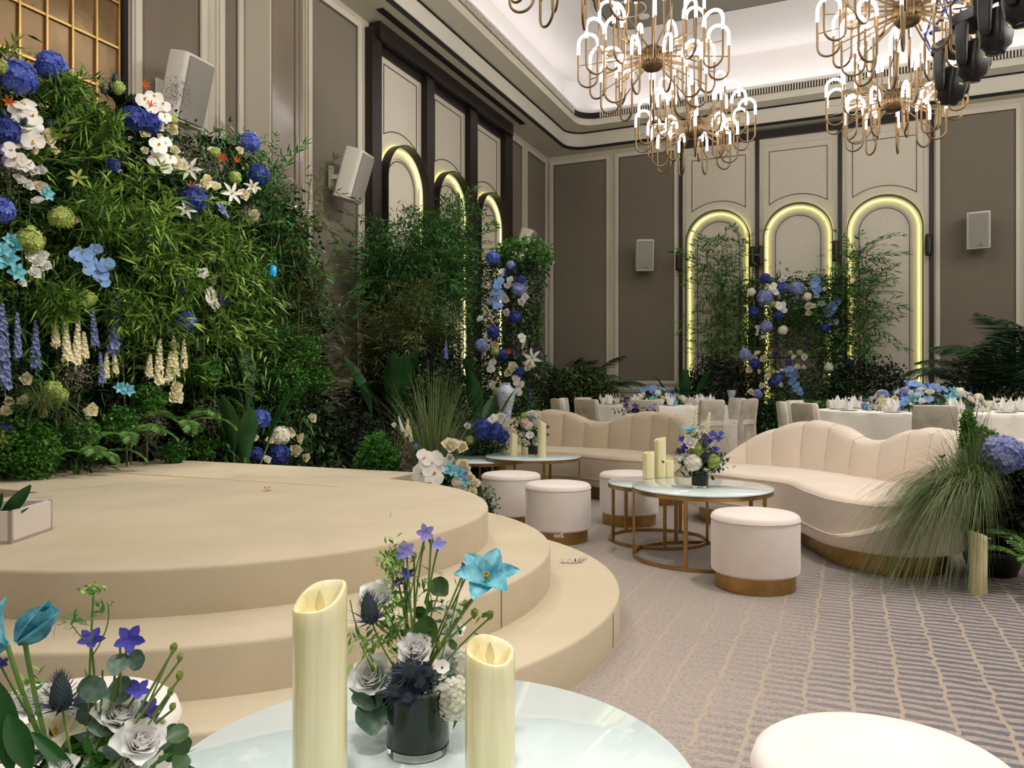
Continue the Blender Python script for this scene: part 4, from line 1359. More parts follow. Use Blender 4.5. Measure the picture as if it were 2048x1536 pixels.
def paddle_plant(loc, n, h, label, az=None):
    t = thing('strelitzia_plant', label, 'plant', loc, 0, 'paddle leaved plants')
    for i in range(n):
        a = 2.39996 * i if az is None else RND.uniform(*az)
        tl = RND.uniform(.06, .4); hh = h * RND.uniform(.65, 1.0)
        d = Vector((math.cos(a) * math.sin(tl), math.sin(a) * math.sin(tl), math.cos(tl)))
        p1 = d * hh * .55
        M().tube([(0, 0, 0), p1 * .5, p1], [.010, .008, .006], 6).build('leaf_stalk', STEMG, t)
        m = M(); petal(m, 0, 0, hh * .5, hh * .085, curl=-.12, cup=.35, point=.6, nu=8, nv=4)
        o = m.build('paddle_leaf', BIGLEAF, t, p1)
        o.rotation_mode = 'QUATERNION'
        x = d; y = Vector((-math.sin(a), math.cos(a), 0)).normalized(); z = x.cross(y)
        o.rotation_quaternion = Matrix((x, y, z)).transposed().to_quaternion()
    return t
def grass(loc, n, h, label, spread=.5, droop=.8, base_r=.05, dirbias=(0, 0), w=.0022, group='ornamental grasses', zb=0.0, hmin=.45, maxr=9):
    t = thing('ornamental_grass', label, 'grass plant', loc, 0, group)
    seg = 7
    V = np.zeros((n, seg + 1, 2, 3)); a = NR.uniform(0, 2 * PI, n); r = NR.uniform(0, base_r, n)
    b = np.stack([r * np.cos(a), r * np.sin(a), np.zeros(n)], 1)
    a2 = a + NR.normal(0, .4, n)
    hd = np.stack([np.cos(a2) + dirbias[0], np.sin(a2) + dirbias[1]], 1) * NR.uniform(.1, 1, (n, 1)) * spread
    H = h * NR.uniform(hmin, 1, n); dr = droop * NR.uniform(.5, 1.3, n)
    for s in range(seg + 1):
        u = s / seg
        x = b[:, 0] + hd[:, 0] * H * (u ** 1.5) * 1.3
        y = b[:, 1] + hd[:, 1] * H * (u ** 1.5) * 1.3
        ln = np.linalg.norm(hd, axis=1)
        z = zb + H * (u - dr * ln * u ** 2.6)
        z = np.maximum(z, .006 - 0 * z) if zb >= 0 else z
        c = np.stack([x, y, z], 1)
        sd = np.stack([-np.sin(a2), np.cos(a2), np.zeros(n)], 1) * (w * (1 - .85 * u ** 2))
        V[:, s, 0] = c + sd; V[:, s, 1] = c - sd
    nv = (seg + 1) * 2
    q = np.array([[2 * s, 2 * s + 1, 2 * s + 3, 2 * s + 2] for s in range(seg)])
    F = (np.arange(n) * nv)[:, None, None] + q[None]
    o = link('grass_blades', npmesh('grass_blades', V.reshape(-1, 3), F.reshape(-1, 4), GRASSM), t)
    o['kind'] = 'stuff'
    return t

# ================================================================ TALL FLOWER WALL BEHIND THE STAGE
FX = -5.15
fw = thing('flower_wall', 'tall wall of mixed greenery, hydrangeas, orchids and delphiniums behind stage', 'flower wall', (FX, 4.6, 0))
FB = fw.location
def rel(p):
    return Vector(p) - FB
M().box(-.42, -.37, -2.3, 1.75, 0, 2.75).build('backing_panel', mat('white_panel', (206, 202, 196), .5), fw, smooth=False)
m = M()
for y in (-2.3, -1.3, -.3, .7, 1.72):
    m.box(-.37, -.345, y, y + .035, 0, 2.78)
m.box(-.37, -.345, -2.3, 1.75, 2.75, 2.79)
m.build('screen_frame', PLBLK, fw, smooth=False)
m = M()
for (y, z, s) in ((-1.15, 1.35, .14), (-.1, 1.35, .12), (.55, 1.5, .12), (-1.0, 1.75, .1)):
    m.tube([(-.362, y + s * (1 - .08 * k) * math.cos(k * .5), z + s * (1 - .08 * k) * math.sin(k * .5)) for k in range(13)], .007, 6)
m.build('painted_scrolls', mat('indigo_paint', (34, 44, 96), .4), fw)
TOP = [(-200, 60), (0, 95), (60, 105), (130, 115), (180, 165), (235, 190), (300, 190), (360, 245), (420, 265), (480, 270), (540, 320), (600, 375), (640, 480), (655, 620), (668, 760)]
tops = [onX(a, b, FX) for a, b in TOP]
TY = np.array([p.y for p in tops]); TZ_ = np.array([p.z for p in tops])
def fill(n, ylo=2.55, yhi=None, zlo=.0, xlo=-.28, xhi=.30, shrink=.0, front=0):
    yhi = yhi or TY[-1]
    Y = NR.uniform(ylo, yhi, n); zt = np.interp(Y, TY, TZ_) - shrink
    Z = zlo + (zt - zlo) * NR.uniform(0, 1, n)
    bul = .10 * np.sin(Y * 5.1 + Z * 3.3) + .10 * np.sin(Y * 2.3 - Z * 4.7)
    X = FX + NR.uniform(xlo, xhi, n) ** 1 + bul * .7
    low = np.clip((1.5 - Z) / 1.2, 0, 1)
    X = X + low * .18
    # keep out of the dark hollow above the stage and off the platform
    return np.stack([X, Y, Z], 1)
def keep(P, z=.50, m_=.0):
    ok = (P[:, 2] > z) | (P[:, 1] > 4.80)
    return P[ok & (P[:, 2] > .03)]
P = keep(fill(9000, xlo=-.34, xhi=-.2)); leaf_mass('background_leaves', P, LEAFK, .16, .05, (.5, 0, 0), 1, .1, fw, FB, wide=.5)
P = keep(fill(16000, xlo=-.25, xhi=.18, shrink=.12)); k = np.sin(P[:, 1] * 4 + 1) + np.sin(P[:, 2] * 3.1 + P[:, 1] * 2) > .1
leaf_mass('dark_foliage', P[k], LEAFD, .075, .017, (.4, 0, .2), 1, .15, fw, FB, wide=.45)
P = keep(fill(15000, xlo=-.2, xhi=.22)); k = np.sin(P[:, 1] * 3.2 + 2) + np.sin(P[:, 2] * 2.3 - P[:, 1] * 2.4) > -.1
leaf_mass('slender_foliage', P[k], LEAFBD, .125, .009, (.5, 0, .0), 1, .3, fw, FB)
# bright slender leaves where the wall bulges towards the stage
n = 9000
P = fill(n, 3.4, 6.1, 1.1, -.05, .34, .25); cy, cz = 4.75, 1.95
k = (((P[:, 1] - cy) / 1.05) ** 2 + ((P[:, 2] - cz - .22 * (cy - P[:, 1])) / .72) ** 2) < NR.uniform(.3, 1.5, len(P))
leaf_mass('bright_foliage', P[k], LEAFB, .14, .010, (.4, 0, .0), 1, .3, fw, FB)
# low fresh green mounds along the stage edge
for (px, py, s, nn) in ((60, 905, .20, 1500), (30, 880, .2, 1200), (160, 870, .13, 700), (240, 850, .14, 700), (405, 915, .10, 500), (350, 905, .1, 450), (410, 745, .13, 1100), (300, 800, .12, 700), (610, 700, .16, 900), (580, 760, .18, 900), (640, 760, .14, 700)):
    c = onX(px, py, FX + .30)
    c.z = max(c.z, .5 + s * .7) if c.y < 4.8 else c.z
    u = unit(NR.normal(0, 1, (nn, 3))) * (NR.uniform(.2, 1, nn) ** .4)[:, None] * s
    leaf_mass('fresh_green_mound', u + np.array(tuple(c)), LEAFG, .035, .011, (.2, 0, .4), 1, .1, fw, FB, wide=.5)
for (px, py, s) in ((300, 480, .2), (200, 420, .2), (350, 560, .2), (250, 620, .18), (430, 480, .2), (120, 600, .14), (200, 260, .16), (130, 180, .12)):
    c = onX(px, py, FX + .36); nn = 420
    u = unit(NR.normal(0, 1, (nn, 3))) * (NR.uniform(.1, 1, nn) ** .5)[:, None] * s
    leaf_mass('bright_foliage', u + np.array(tuple(c)), LEAFB, .14, .0085, (.3, -.1, .1), 1, .2, fw, FB)
# pale dried filler sprigs
DRY = mat('dried_sprig', (142, 128, 118), .8, island=((110, 98, 92), (164, 150, 138), (96, 96, 106)))
for (px, py, s) in ((420, 830, .17), (300, 850, .14), (370, 300, .16), (430, 330, .15), (150, 750, .12), (350, 185, .13), (30, 340, .14), (500, 430, .1), (160, 860, .12)):
    c = onX(px, py, FX + .30); nn = 700
    u = unit(NR.normal(0, 1, (nn, 3))) * (NR.uniform(.1, 1, nn) ** .6)[:, None] * s
    leaf_mass('dried_sprigs', u + np.array(tuple(c)), DRY, .022, .003, (.2, 0, .4), 1, .1, fw, FB)
# blooms read off the wall: kind, material, px, py, radius in px, outward offset
BL = []  # bloom list
def B(kind, mt, pts, off=.30):
    for q in pts:
        BL.append((kind, mt, q[0], q[1], q[2], off + (q[3] if len(q) > 3 else 0)))
B('hydrangea', HB, [(36, 155, 35), (102, 133, 30), (520, 838, 21), (372, 640, 19), (2, 420, 26), (500, 284, 20)])
B('hydrangea', HBD, [(268, 236, 25), (297, 246, 24), (386, 398, 27), (518, 350, 21), (558, 908, 21), (512, 908, 15), (362, 572, 19), (12, 262, 28), (225, 330, 14), (375, 650, 14, -.1)])
B('hydrangea', HW, [(560, 872, 20), (487, 878, 17)])
B('hydrangea', HG, [(122, 436, 24), (60, 482, 27), (104, 780, 20), (120, 790, 16), (175, 597, 17), (430, 305, 11), (345, 240, 11), (3, 135, 16), (470, 355, 13), (235, 175, 14)])
for cx, cy_, r in ((50, 210, 21), (38, 222, 19), (62, 232, 19), (72, 246, 19), (44, 246, 18), (58, 262, 19), (66, 282, 20), (44, 286, 19), (30, 320, 20), (48, 330, 17), (20, 300, 15)):
    B('orchid', WH, [(cx, cy_, r, RND.uniform(.0, .06))])
for cx, cy_, r in ((290, 200, 17), (308, 195, 16), (325, 210, 15), (300, 215, 17), (330, 235, 13), (316, 292, 17), (330, 285, 14), (312, 315, 18), (328, 330, 17), (340, 318, 13), (420, 590, 17), (428, 605, 13), (405, 545, 13)):
    B('orchid', WH, [(cx, cy_, r, RND.uniform(0, .06))])
for cx, cy_, r in ((165, 508, 18), (182, 518, 19), (176, 535, 15), (198, 545, 18), (205, 560, 15), (212, 530, 16), (150, 512, 12), (190, 500, 14)):
    B('orchid', SKY, [(cx, cy_, r, RND.uniform(0, .08))])
B('tulip', TEAL, [(12, 520, 20), (26, 492, 17), (32, 545, 16), (5, 500, 14), (92, 388, 13), (255, 780, 12), (238, 775, 11), (20, 480, 12)])
B('rose', CR, [(290, 266, 12), (345, 258, 12), (318, 252, 11), (352, 325, 17), (350, 300, 10), (98, 272, 17), (410, 366, 13), (430, 372, 14), (425, 300, 9), (505, 378, 10), (488, 388, 12), (353, 792, 17), (352, 775, 13), (52, 758, 13), (18, 802, 10), (46, 800, 11), (12, 822, 11), (492, 872, 10), (507, 875, 10), (592, 900, 13), (580, 866, 12), (612, 915, 9), (540, 880, 9), (508, 430, 12), (76, 372, 11), (420, 512, 14), (425, 560, 9), (600, 876, 10), (625, 835, 10), (184, 820, 14), (175, 822, 9)])
B('rose', WH, [(82, 340, 11), (40, 358, 12), (57, 370, 12), (84, 372, 11), (68, 340, 12), (75, 400, 12), (60, 508, 13), (76, 522, 13), (92, 530, 12), (70, 545, 13), (85, 510, 12), (212, 432, 9), (45, 565, 9), (60, 845, 8), (534, 918, 9), (476, 900, 9)])
B('rose', CR, [(320, 275, 9), (365, 330, 9), (395, 378, 9), (415, 355, 9), (480, 300, 8), (290, 300, 8), (150, 440, 8), (110, 300, 9), (70, 300, 10)])
B('delphinium_floret', LAV, [(225, 332, 10), (235, 340, 9), (445, 420, 10), (440, 410, 9), (452, 432, 9), (5, 300, 12), (12, 320, 10)])
B('lily', WH, [(462, 388, 18), (380, 338, 18), (505, 375, 13), (372, 420, 15), (318, 300, 14)])
B('lily', HG, [(155, 357, 15), (272, 538, 8), (5, 880, 14)])
B('gloriosa', ORG, [(18, 205, 17), (285, 170, 13), (382, 375, 15), (445, 312, 12), (474, 326, 12), (300, 214, 12, .1), (440, 322, 12)])
B('thistle', THI, [(230, 160, 15), (207, 182, 13), (222, 175, 12), (46, 246, 15, .1), (8, 230, 13), (270, 205, 11), (100, 250, 12), (460, 240, 8)])
B('delphinium_floret', PURP, [(435, 598, 10), (445, 605, 9), (440, 590, 8), (420, 495, 9), (10, 850, 12), (20, 858, 10)])
for i, (kind, mt, px, py, r, off) in enumerate(BL):
    p = onX(px, py, FX + off + .02)
    if p.y < 4.7 and p.z < .53: p.z = .56
    R = r * depth(p) / FOC
    n_ = jit((1, -.45, .15), .28) if kind != 'thistle' else jit((.4, -.3, .9), .3)
    bloom(kind, mt, fw, p, n_, R * (1.05 if kind in ('hydrangea', 'rose') else 1.1), base=FB)
# tall flower spikes
for mt, lst in ((DELW, [(228, 702, 575, 17), (72, 735, 635, 15), (10, 770, 625, 18), (0, 720, 600, 16), (36, 712, 618, 12), (190, 690, 610, 12), (235, 640, 590, 12), (205, 765, 700, 11)]),
                (CR, [(135, 720, 640, 15), (112, 690, 636, 13), (152, 725, 632, 14), (170, 715, 660, 13), (318, 765, 672, 15), (298, 752, 705, 12), (350, 750, 668, 14), (338, 760, 700, 12), (212, 755, 702, 11), (232, 745, 690, 9), (368, 735, 672, 11)])):
    for px, py0, py1, r in lst:
        p0 = onX(px, py0, FX + .34); p1 = onX(px + RND.uniform(-6, 6), py1, FX + .30)
        L = (p1 - p0).length
        o = bloom('flower_spike', mt, fw, p0, (p1 - p0), r * depth(p0) / FOC * .95, base=FB)
        s = r * depth(p0) / FOC * .9
        o.scale = (s, s, L / 6.4)
# paddle leaves, drooping grasses, ferns belonging to the stage edge
t = paddle_plant((-4.86, 5.35, 0), 6, 2.0, 'tall paddle leaved plant at the right end of flower wall', (2.2, 4.2))
t = paddle_plant((-4.72, 5.05, 0), 6, 1.15, 'short broad leaved plant low at the right end of flower wall', (-2.2, 1.0))
p = onX(250, 880, -4.80); fern((p.x, p.y, .74), 7, .95, 'fern hanging over the stage edge below the flower wall', (0, 0, 0), (-.45, .1))
p = onX(365, 840, -4.80); fern((p.x, p.y, .80), 8, 1.0, 'fern fronds low at the middle of the flower wall', (0, 0, 0), (-.4, .1))
p = onX(180, 905, -4.78); fern((p.x, p.y, .62), 6, .85, 'fern fronds touching the stage at the left part', (0, 0, 0), (-.5, .0))
p = onX(85, 835, -4.72); grass((p.x, p.y, .66), 260, .34, 'mop of fine drooping grass low in the flower wall', .9, 1.1, .02, w=.0035, zb=.22)
p = onX(30, 60, -5.3)
# bamboo among the wall
for px, pyt, ns, mt, lb, r, dx in ((35, -20, 90, LEAFB, 'bamboo reaching above the blue hydrangea at far left', .26, .0), (112, 50, 70, LEAFB, 'bamboo right of the top blue hydrangeas', .24, 0), (260, 240, 80, LEAFB, 'bamboo left of middle in flower wall', .30, .1), (400, 330, 80, LEAFB, 'bamboo bulging forward at the middle of flower wall', .32, .16),
                              (490, 215, 70, LEAFBD, 'bamboo with a tall sparse tip right of middle in flower wall', .26, .0), (545, 190, 80, LEAFBD, 'bamboo with leaning tip in front of the wall pillar', .28, .02), (585, 330, 80, LEAFO, 'olive bamboo at the right end of flower wall', .24, .05), (612, 450, 46, LEAFO, 'lower olive bamboo at the outer right end of flower wall', .16, .0)):
    X = FX + dx
    p = onX(px, pyt, X)
    bamboo((X, p.y, 0), p.z, 4, ns, r, mt, lb, .42 if px < 480 else .3, .06, 1.0, 900 if px > 450 else 500, 'bamboo in the flower wall')
# glowing blue glass drop hanging in the bamboo
p = onX(547, 543, -4.75)
t = thing('glass_lantern', 'small turquoise blue glass lantern hanging in the bamboo', 'lantern', p)
M().lathe([(.010, -.055), (.024, -.045), (.030, 0), (.026, .04), (.012, .055)], 16).build('glass_body', mat('turquoise_glass', (20, 120, 180), .1, coat=1, emit=((30, 170, 230), .25)), t)
M().tube([(0, 0, .06), (0, 0, .55)], .0012, 4).build('cord', PLBLK, t)

# ================================================================ SECOND GREEN GROUP BELOW THE LEFT ARCHES
for px, pyt, d, ns, mt, lb, r in ((775, 385, 10.6, 110, LEAFBD, 'dense bamboo in front of the first left arch', .36), (850, 372, 11.0, 120, LEAFBD, 'tallest dense bamboo between the first two left arches', .40), (905, 352, 11.6, 90, LEAFBD, 'bamboo in front of the second left arch', .34),
                                  (820, 520, 9.8, 90, LEAFO, 'olive bamboo lower middle below the left arches', .42), (755, 610, 9.6, 70, LEAFO, 'short olive bamboo left below the first arch', .26), (890, 560, 10.2, 60, LEAFBD, 'slim bamboo behind the flower column', .28)):
    p = P3(px, pyt, d)
    bamboo((p.x, p.y, 0), p.z - .18, 5, int(ns * 1.2), r * (1.1 if pyt < 450 else 1), mt, lb, .62 if pyt < 450 else .4, .05, 1.25, 3600 if pyt < 450 else 2200, 'bamboo below the left arches')
for px, py, d, n, s, lb in ((705, 640, 9.4, 12, .95, 'dark palm beside the pillar below the left wall speaker'), (925, 600, 10.4, 13, 1.15, 'broad palm behind the flower column'), (975, 640, 9.9, 10, .9, 'palm half hidden behind the flower column')):
    q = at(px, d); palm((q[0], q[1], 0), n, s, lb, (.2, 1.0))
q = at(880, 8.6); bush((q[0], q[1], 0), .45, .4, .50, 4200, LEAFD, 'rounded small leaved bush left of the blue and white vase', .045, .014, zc=.78)
q = at(790, 8.9); paddle_plant((q[0], q[1], 0), 7, 1.55, 'dark paddle leaved plant in front of the left bamboo', (0, 6.2))
q = at(955, 8.3); paddle_plant((q[0], q[1], 0), 5, 1.35, 'paddle leaved plant beside the blue and white vase', (0, 6.2))
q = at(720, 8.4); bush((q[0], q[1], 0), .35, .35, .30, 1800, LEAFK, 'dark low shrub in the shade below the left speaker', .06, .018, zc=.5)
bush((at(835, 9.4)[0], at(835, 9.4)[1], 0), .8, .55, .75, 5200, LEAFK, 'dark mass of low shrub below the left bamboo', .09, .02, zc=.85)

# flower column left of the seating
def flower_screen(name, label, p, w_, z0, z1, items, off, nl, lm, az, hole=None, leafL=.06):
    t = thing(name, label, 'flower wall', p)
    cx, sx = math.cos(az), math.sin(az)     # direction of the panel's width
    nx, ny = sx, -cx
    fr = M()
    for u in (-w_ / 2, w_ / 2):
        fr.tube([(u * cx, u * sx, 0), (u * cx, u * sx, z1)], .012, 6)
    for z in (z0, (z0 + z1) / 2, z1):
        fr.tube([(-w_ / 2 * cx, -w_ / 2 * sx, z), (w_ / 2 * cx, w_ / 2 * sx, z)], .012, 6)
    k = 0; st = .16; z = z0
    while z < z1 - st:
        for u in np.arange(-w_ / 2, w_ / 2 - st * .5, st):
            for s_ in (0, 1):
                a = (u if s_ else u + st, z); b = (u + st if s_ else u, z + st)
                if b[1] < z1:
                    fr.tube([(a[0] * cx, a[0] * sx, a[1]), (b[0] * cx, b[0] * sx, b[1])], .004, 3)
        z += st
    fr.build('lattice_frame', PLBLK, t)
    U = NR.uniform(-w_ / 2 - .06, w_ / 2 + .06, nl); Z = NR.uniform(max(.05, z0 - .1), z1 + .08, nl); O = NR.uniform(-.1, .18, nl)
    edge = .10 * np.sin(Z * 6) ; U = U + edge * NR.uniform(0, 1, nl)
    ok = np.ones(nl, bool)
    if hole:
        ok = (((U - hole[0]) / hole[2]) ** 2 + ((Z - hole[1]) / hole[3]) ** 2) > NR.uniform(.3, 1.2, nl)
    P = np.stack([U * cx + O * nx, U * sx + O * ny, Z], 1)[ok]
    leaf_mass('foliage', P, lm, leafL, leafL * .26, (nx * .5, ny * .5, .2), 1, .15, t, wide=.45)
    for kind, mt, px, py, r in items:
        d0 = depth(p) - off
        q = P3(px, py, d0 + RND.uniform(-.04, .04))
        if q.z < .06: q.z = .08
        bloom(kind, mt, t, q, jit((nx, ny, .15), .3) if kind != 'flower_spike' else jit((0, 0, 1), .15), r * d0 / FOC * (1.2 if kind != 'flower_spike' else .85))
    return t
q = at(1016, 9.3)
items = [('hydrangea', HB, 986, 516, 12), ('orchid', SKY, 998, 566, 11), ('orchid', SKY, 992, 580, 11), ('orchid', SKY, 1002, 590, 10), ('orchid', SKY, 988, 604, 11), ('orchid', SKY, 996, 612, 9), ('hydrangea', HL, 1037, 578, 13),
         ('rose', WH, 1015, 572, 8), ('hydrangea', HL, 963, 691, 12), ('hydrangea', HBD, 1006, 710, 11), ('hydrangea', HBD, 988, 665, 12), ('flower_spike', PURP, 1012, 552, 5), ('flower_spike', PURP, 1030, 545, 5), ('hydrangea', HBD, 1030, 634, 11), ('rose', WH, 1050, 594, 8), ('rose', CR, 1010, 598, 8),
         ('rose', WH, 1043, 603, 7), ('rose', WH, 1005, 545, 8), ('rose', WH, 1020, 560, 7), ('rose', WH, 1013, 625, 7), ('rose', CR, 990, 690, 8), ('hydrangea', HG, 990, 703, 8), ('rose', CR, 1026, 733, 10), ('hydrangea', HBD, 1038, 744, 9), ('orchid', WH, 1044, 676, 9), ('orchid', WH, 1047, 690, 8), ('lily', WH, 1066, 716, 14),
         ('lily', CR, 1062, 724, 10), ('orchid', WH, 985, 726, 8), ('orchid', WH, 982, 738, 8), ('rose_bud', WH, 1073, 752, 7), ('orchid', WH, 1032, 760, 10), ('orchid', WH, 1040, 772, 10), ('orchid', WH, 1036, 784, 9), ('gloriosa', ORG, 1020, 702, 9), ('flower_spike', PURP, 1034, 712, 5), ('flower_spike', PURP, 1072, 712, 5), ('rose', WH, 985, 770, 7), ('hydrangea', HG, 995, 785, 9),
         ('rose', CR, 1016, 745, 8), ('hydrangea', HL, 1022, 530, 8), ('flower_spike', LAV, 892, 716, 7), ('rose', WH, 920, 800, 8), ('rose', WH, 940, 802, 8), ('flower_spike', PURP, 1060, 812, 7), ('rose', WH, 960, 637, 6), ('rose', WH, 975, 670, 6), ('hydrangea', HBD, 1042, 560, 8), ('rose', CR, 1055, 735, 7)]
flower_screen('flower_column', 'tall narrow flower covered column above the blue and white vase', Vector((q[0], q[1], 0)), .74, .25, 2.55, items, .27, 7000, LEAFD, math.radians(8))
q = at(1020, 9.2); bush((q[0] + .05, q[1] + .25, 0), .40, .3, .25, 1800, LEAFG, 'leafy green tuft crowning the flower column', .06, .018, zc=2.66, potr=0, stems=3)
q = at(1062, 9.4); bush((q[0], q[1], 0), .16, .16, .26, 1400, LEAFG, 'soft green fern clump at right side of flower column', .04, .008, zc=1.85, potr=0, stems=2)
q = at(1050, 8.8); bush((q[0], q[1], 0), .36, .3, .42, 3600, LEAFD, 'shrub with purple flowers between vase and banquet chairs', .045, .013, zc=.55)
PORCM = bpy.data.materials.new('blue_white_porcelain'); PORCM.use_nodes = True
nt = PORCM.node_tree; b = nt.nodes['Principled BSDF']; b.inputs['Roughness'].default_value = .15; b.inputs['Coat Weight'].default_value = .5
tc = nt.nodes.new('ShaderNodeTexCoord'); vo = nt.nodes.new('ShaderNodeTexNoise'); vo.inputs['Scale'].default_value = 26; vo.inputs['Distortion'].default_value = 2.2
cr = nt.nodes.new('ShaderNodeValToRGB'); cr.color_ramp.interpolation = 'CONSTANT'
cr.color_ramp.elements[0].color = lin((206, 216, 226)); e = cr.color_ramp.elements[1]; e.position = .5; e.color = lin((44, 66, 118))
e = cr.color_ramp.elements.new(.56); e.color = lin((206, 216, 226))
nt.links.new(tc.outputs['Object'], vo.inputs['Vector']); nt.links.new(vo.outputs['Fac'], cr.inputs[0]); nt.links.new(cr.outputs[0], b.inputs['Base Color'])
q = at(1011, 8.6); zv = CH + (HORIZ - 851) / FOC * 8.6
t = thing('porcelain_vase', 'tall blue and white porcelain vase left of the curved sofa', 'vase', (q[0], q[1], zv), 0, 'blue and white vases')
M().lathe([(.065, 0), (.068, .02), (.060, .06), (.072, .16), (.10, .28), (.108, .36), (.098, .41), (.06, .445), (.05, .46), (.058, .48), (.052, .48), (.04, .44)], 32).build('body', PORCM, t)
t = thing('vase_plinth', 'white plinth under the tall porcelain vase', 'plinth', (q[0], q[1], 0))
M().rrloft([(0, 0, 0, .15, .15, .01), (0, 0, zv - .002, .15, .15, .01)]).build('block', SPKW, t, smooth=False)
q = at(1463, 14.9); zv = CH + (HORIZ - 806) / FOC * 14.9
t = thing('porcelain_vase', 'small flared blue and white vase before the back flower screen', 'vase', (q[0], q[1], zv), 0, 'blue and white vases')
M().lathe([(.05, 0), (.045, .03), (.06, .12), (.09, .22), (.095, .25), (.085, .25), (.05, .1)], 24).build('body', PORCM, t)
t = thing('vase_plinth', 'dark plinth under the small flared vase', 'plinth', (q[0], q[1], 0)); M().box(-.12, .12, -.12, .12, 0, zv - .002).build('block', PLBLK, t, smooth=False)

# low mound with blue cap left of the sofa
def mound(label, p, rx, ry, rz, zc, n, lm, items, d, L=.05, W=.014, name='flower_mound', bias=(0, 0, .3)):
    t = thing(name, label, 'flower arrangement', p)
    u = unit(NR.normal(0, 1, (n, 3))) * (NR.uniform(.2, 1, n) ** .45)[:, None]
    lob = unit(NR.normal(0, 1, (9, 3))) * .55; li = NR.randint(0, 9, n)      # several lobes, so the clump is not a ball
    u = np.where(NR.uniform(0, 1, (n, 1)) < .85, u * NR.uniform(.4, .62, 9)[li][:, None] + lob[li], u * .8)
    P = u * np.array([rx, ry, rz]) + np.array([0, 0, zc]); P[:, 2] = np.maximum(P[:, 2], .02)
    leaf_mass('foliage', P, lm, L, W, bias, 1, .2, t, wide=.45)
    pot(t, min(rx, .16), max(.12, zc - rz * .8))
    for kind, mt, px, py, r in items:
        q = P3(px, py, d + RND.uniform(-.05, .03)); q.z = max(q.z, .06)
        bloom(kind, mt, t, q, (facing(q, .35) + Vector((RND.gauss(0, .25), RND.gauss(0, .25), 0))).normalized() if kind != 'flower_spike' else jit((0, 0, 1), .15), r * d / FOC * (1.08 if kind != 'flower_spike' else .85))
    return t
q = at(960, 7.75)
mound('low mound with deep blue hydrangeas beside the left sofa', Vector((q[0], q[1], 0)), .33, .3, .30, .40, 3600, LEAFD,
      [('hydrangea', HBD, 965, 858, 20), ('hydrangea', HBD, 990, 862, 18), ('hydrangea', HBD, 1004, 872, 14), ('orchid', WH, 985, 838, 11), ('orchid', WH, 996, 842, 9), ('rose', WH, 1002, 833, 9), ('gloriosa', ORG, 990, 846, 8), ('lily', WH, 978, 845, 9), ('hydrangea', HG, 940, 880, 9), ('rose', WH, 935, 852, 7)], 7.45, .10, .008)
q = at(925, 8.0); bush((q[0], q[1], 0), .32, .3, .38, 2800, LEAFD, 'bushy shrub with tiny white blossoms beside the vase', .04, .012, zc=.5)
# front planting on the floor right of the platform
q = at(868, 5.75)
grass((q[0], q[1], 0), 620, 1.32, 'fountain of long grass right of the stage platform', .40, .95, .07, w=.0024, zb=.1, hmin=.4)
q = at(770, 5.9); grass((q[0], q[1], .30), 110, .62, 'sparse arching grass behind the stage platform', 1.2, .9, .04, w=.002)
q = at(752, 5.75)
mound('bright green celosia clump behind the stage platform', Vector((q[0], q[1], 0)), .22, .17, .24, .50, 4200, CEL, [('flower_spike', CR, 815, 868, 6), ('flower_spike', CR, 822, 882, 6), ('rose', WH, 788, 850, 5)], 5.6, .03, .011)
q = at(815, 5.7)
mound('pale dried sprigs with white stock behind the platform corner', Vector((q[0], q[1], 0)), .09, .09, .26, .44, 1500, DRY, [('flower_spike', CR, 812, 872, 7), ('flower_spike', WH, 806, 862, 6), ('hydrangea', HL, 832, 895, 7)], 5.65, .03, .004)
q = at(880, 5.15)
mound('white orchid arrangement at the stage platform corner', Vector((q[0], q[1], 0)), .20, .16, .20, .38, 2600, LEAFD,
      [('orchid', WH, 862, 922, 24), ('orchid', WH, 842, 948, 23), ('orchid', WH, 880, 928, 24), ('orchid', WH, 866, 950, 22), ('orchid', WH, 850, 915, 18), ('rose', CR, 902, 890, 17), ('rose', CR, 925, 893, 12), ('rose', WH, 900, 916, 9), ('rose', CR, 925, 928, 12), ('rose', CR, 930, 940, 13), ('rose', CR, 938, 952, 10)], 4.95, .05, .012)
q = at(935, 4.95)
mound('cream rose and teal arrangement low beside the stage curve', Vector((q[0], q[1], 0)), .22, .15, .24, .26, 2600, LEAFD,
      [('tulip', TEAL, 900, 940, 13), ('tulip', TEAL, 916, 946, 12), ('tulip', TEAL, 932, 962, 11), ('rose', CR, 948, 966, 13), ('rose', CR, 936, 976, 13), ('rose', WH, 925, 975, 10), ('rose', CR, 945, 985, 10), ('rose', CR, 940, 955, 9), ('hydrangea', HW, 915, 965, 12), ('delphinium_floret', HB, 930, 950, 8)], 4.8, .035, .008)

# ================================================================ BACK WALL PLANTING
def S(x, y):
    return 1420 + x / 5.487, 520 + y / 5.487
it = []
def SB(kind, mt, lst, s=1.0):
    for x, y, r in lst:
        a, b_ = S(x, y); it.append((kind, mt, a, b_, r / 5.487 * s))
SB('hydrangea', HBD, [(608, 205, 52), (480, 565, 50), (755, 610, 45), (1265, 745, 50), (490, 1135, 50), (685, 1340, 46)])
SB('hydrangea', HB, [(800, 300, 46), (1510, 1140, 50), (750, 1300, 42), (1430, 1210, 36)])
SB('hydrangea', HL, [(950, 310, 70), (600, 410, 76), (615, 730, 60), (385, 1040, 62), (520, 1470, 50)])
SB('hydrangea', HW, [(455, 350, 40), (800, 770, 46), (1310, 1180, 50), (1070, 400, 40)])
SB('hydrangea', HG, [(690, 1225, 28), (980, 1020, 32), (880, 1015, 24), (690, 480, 30)])
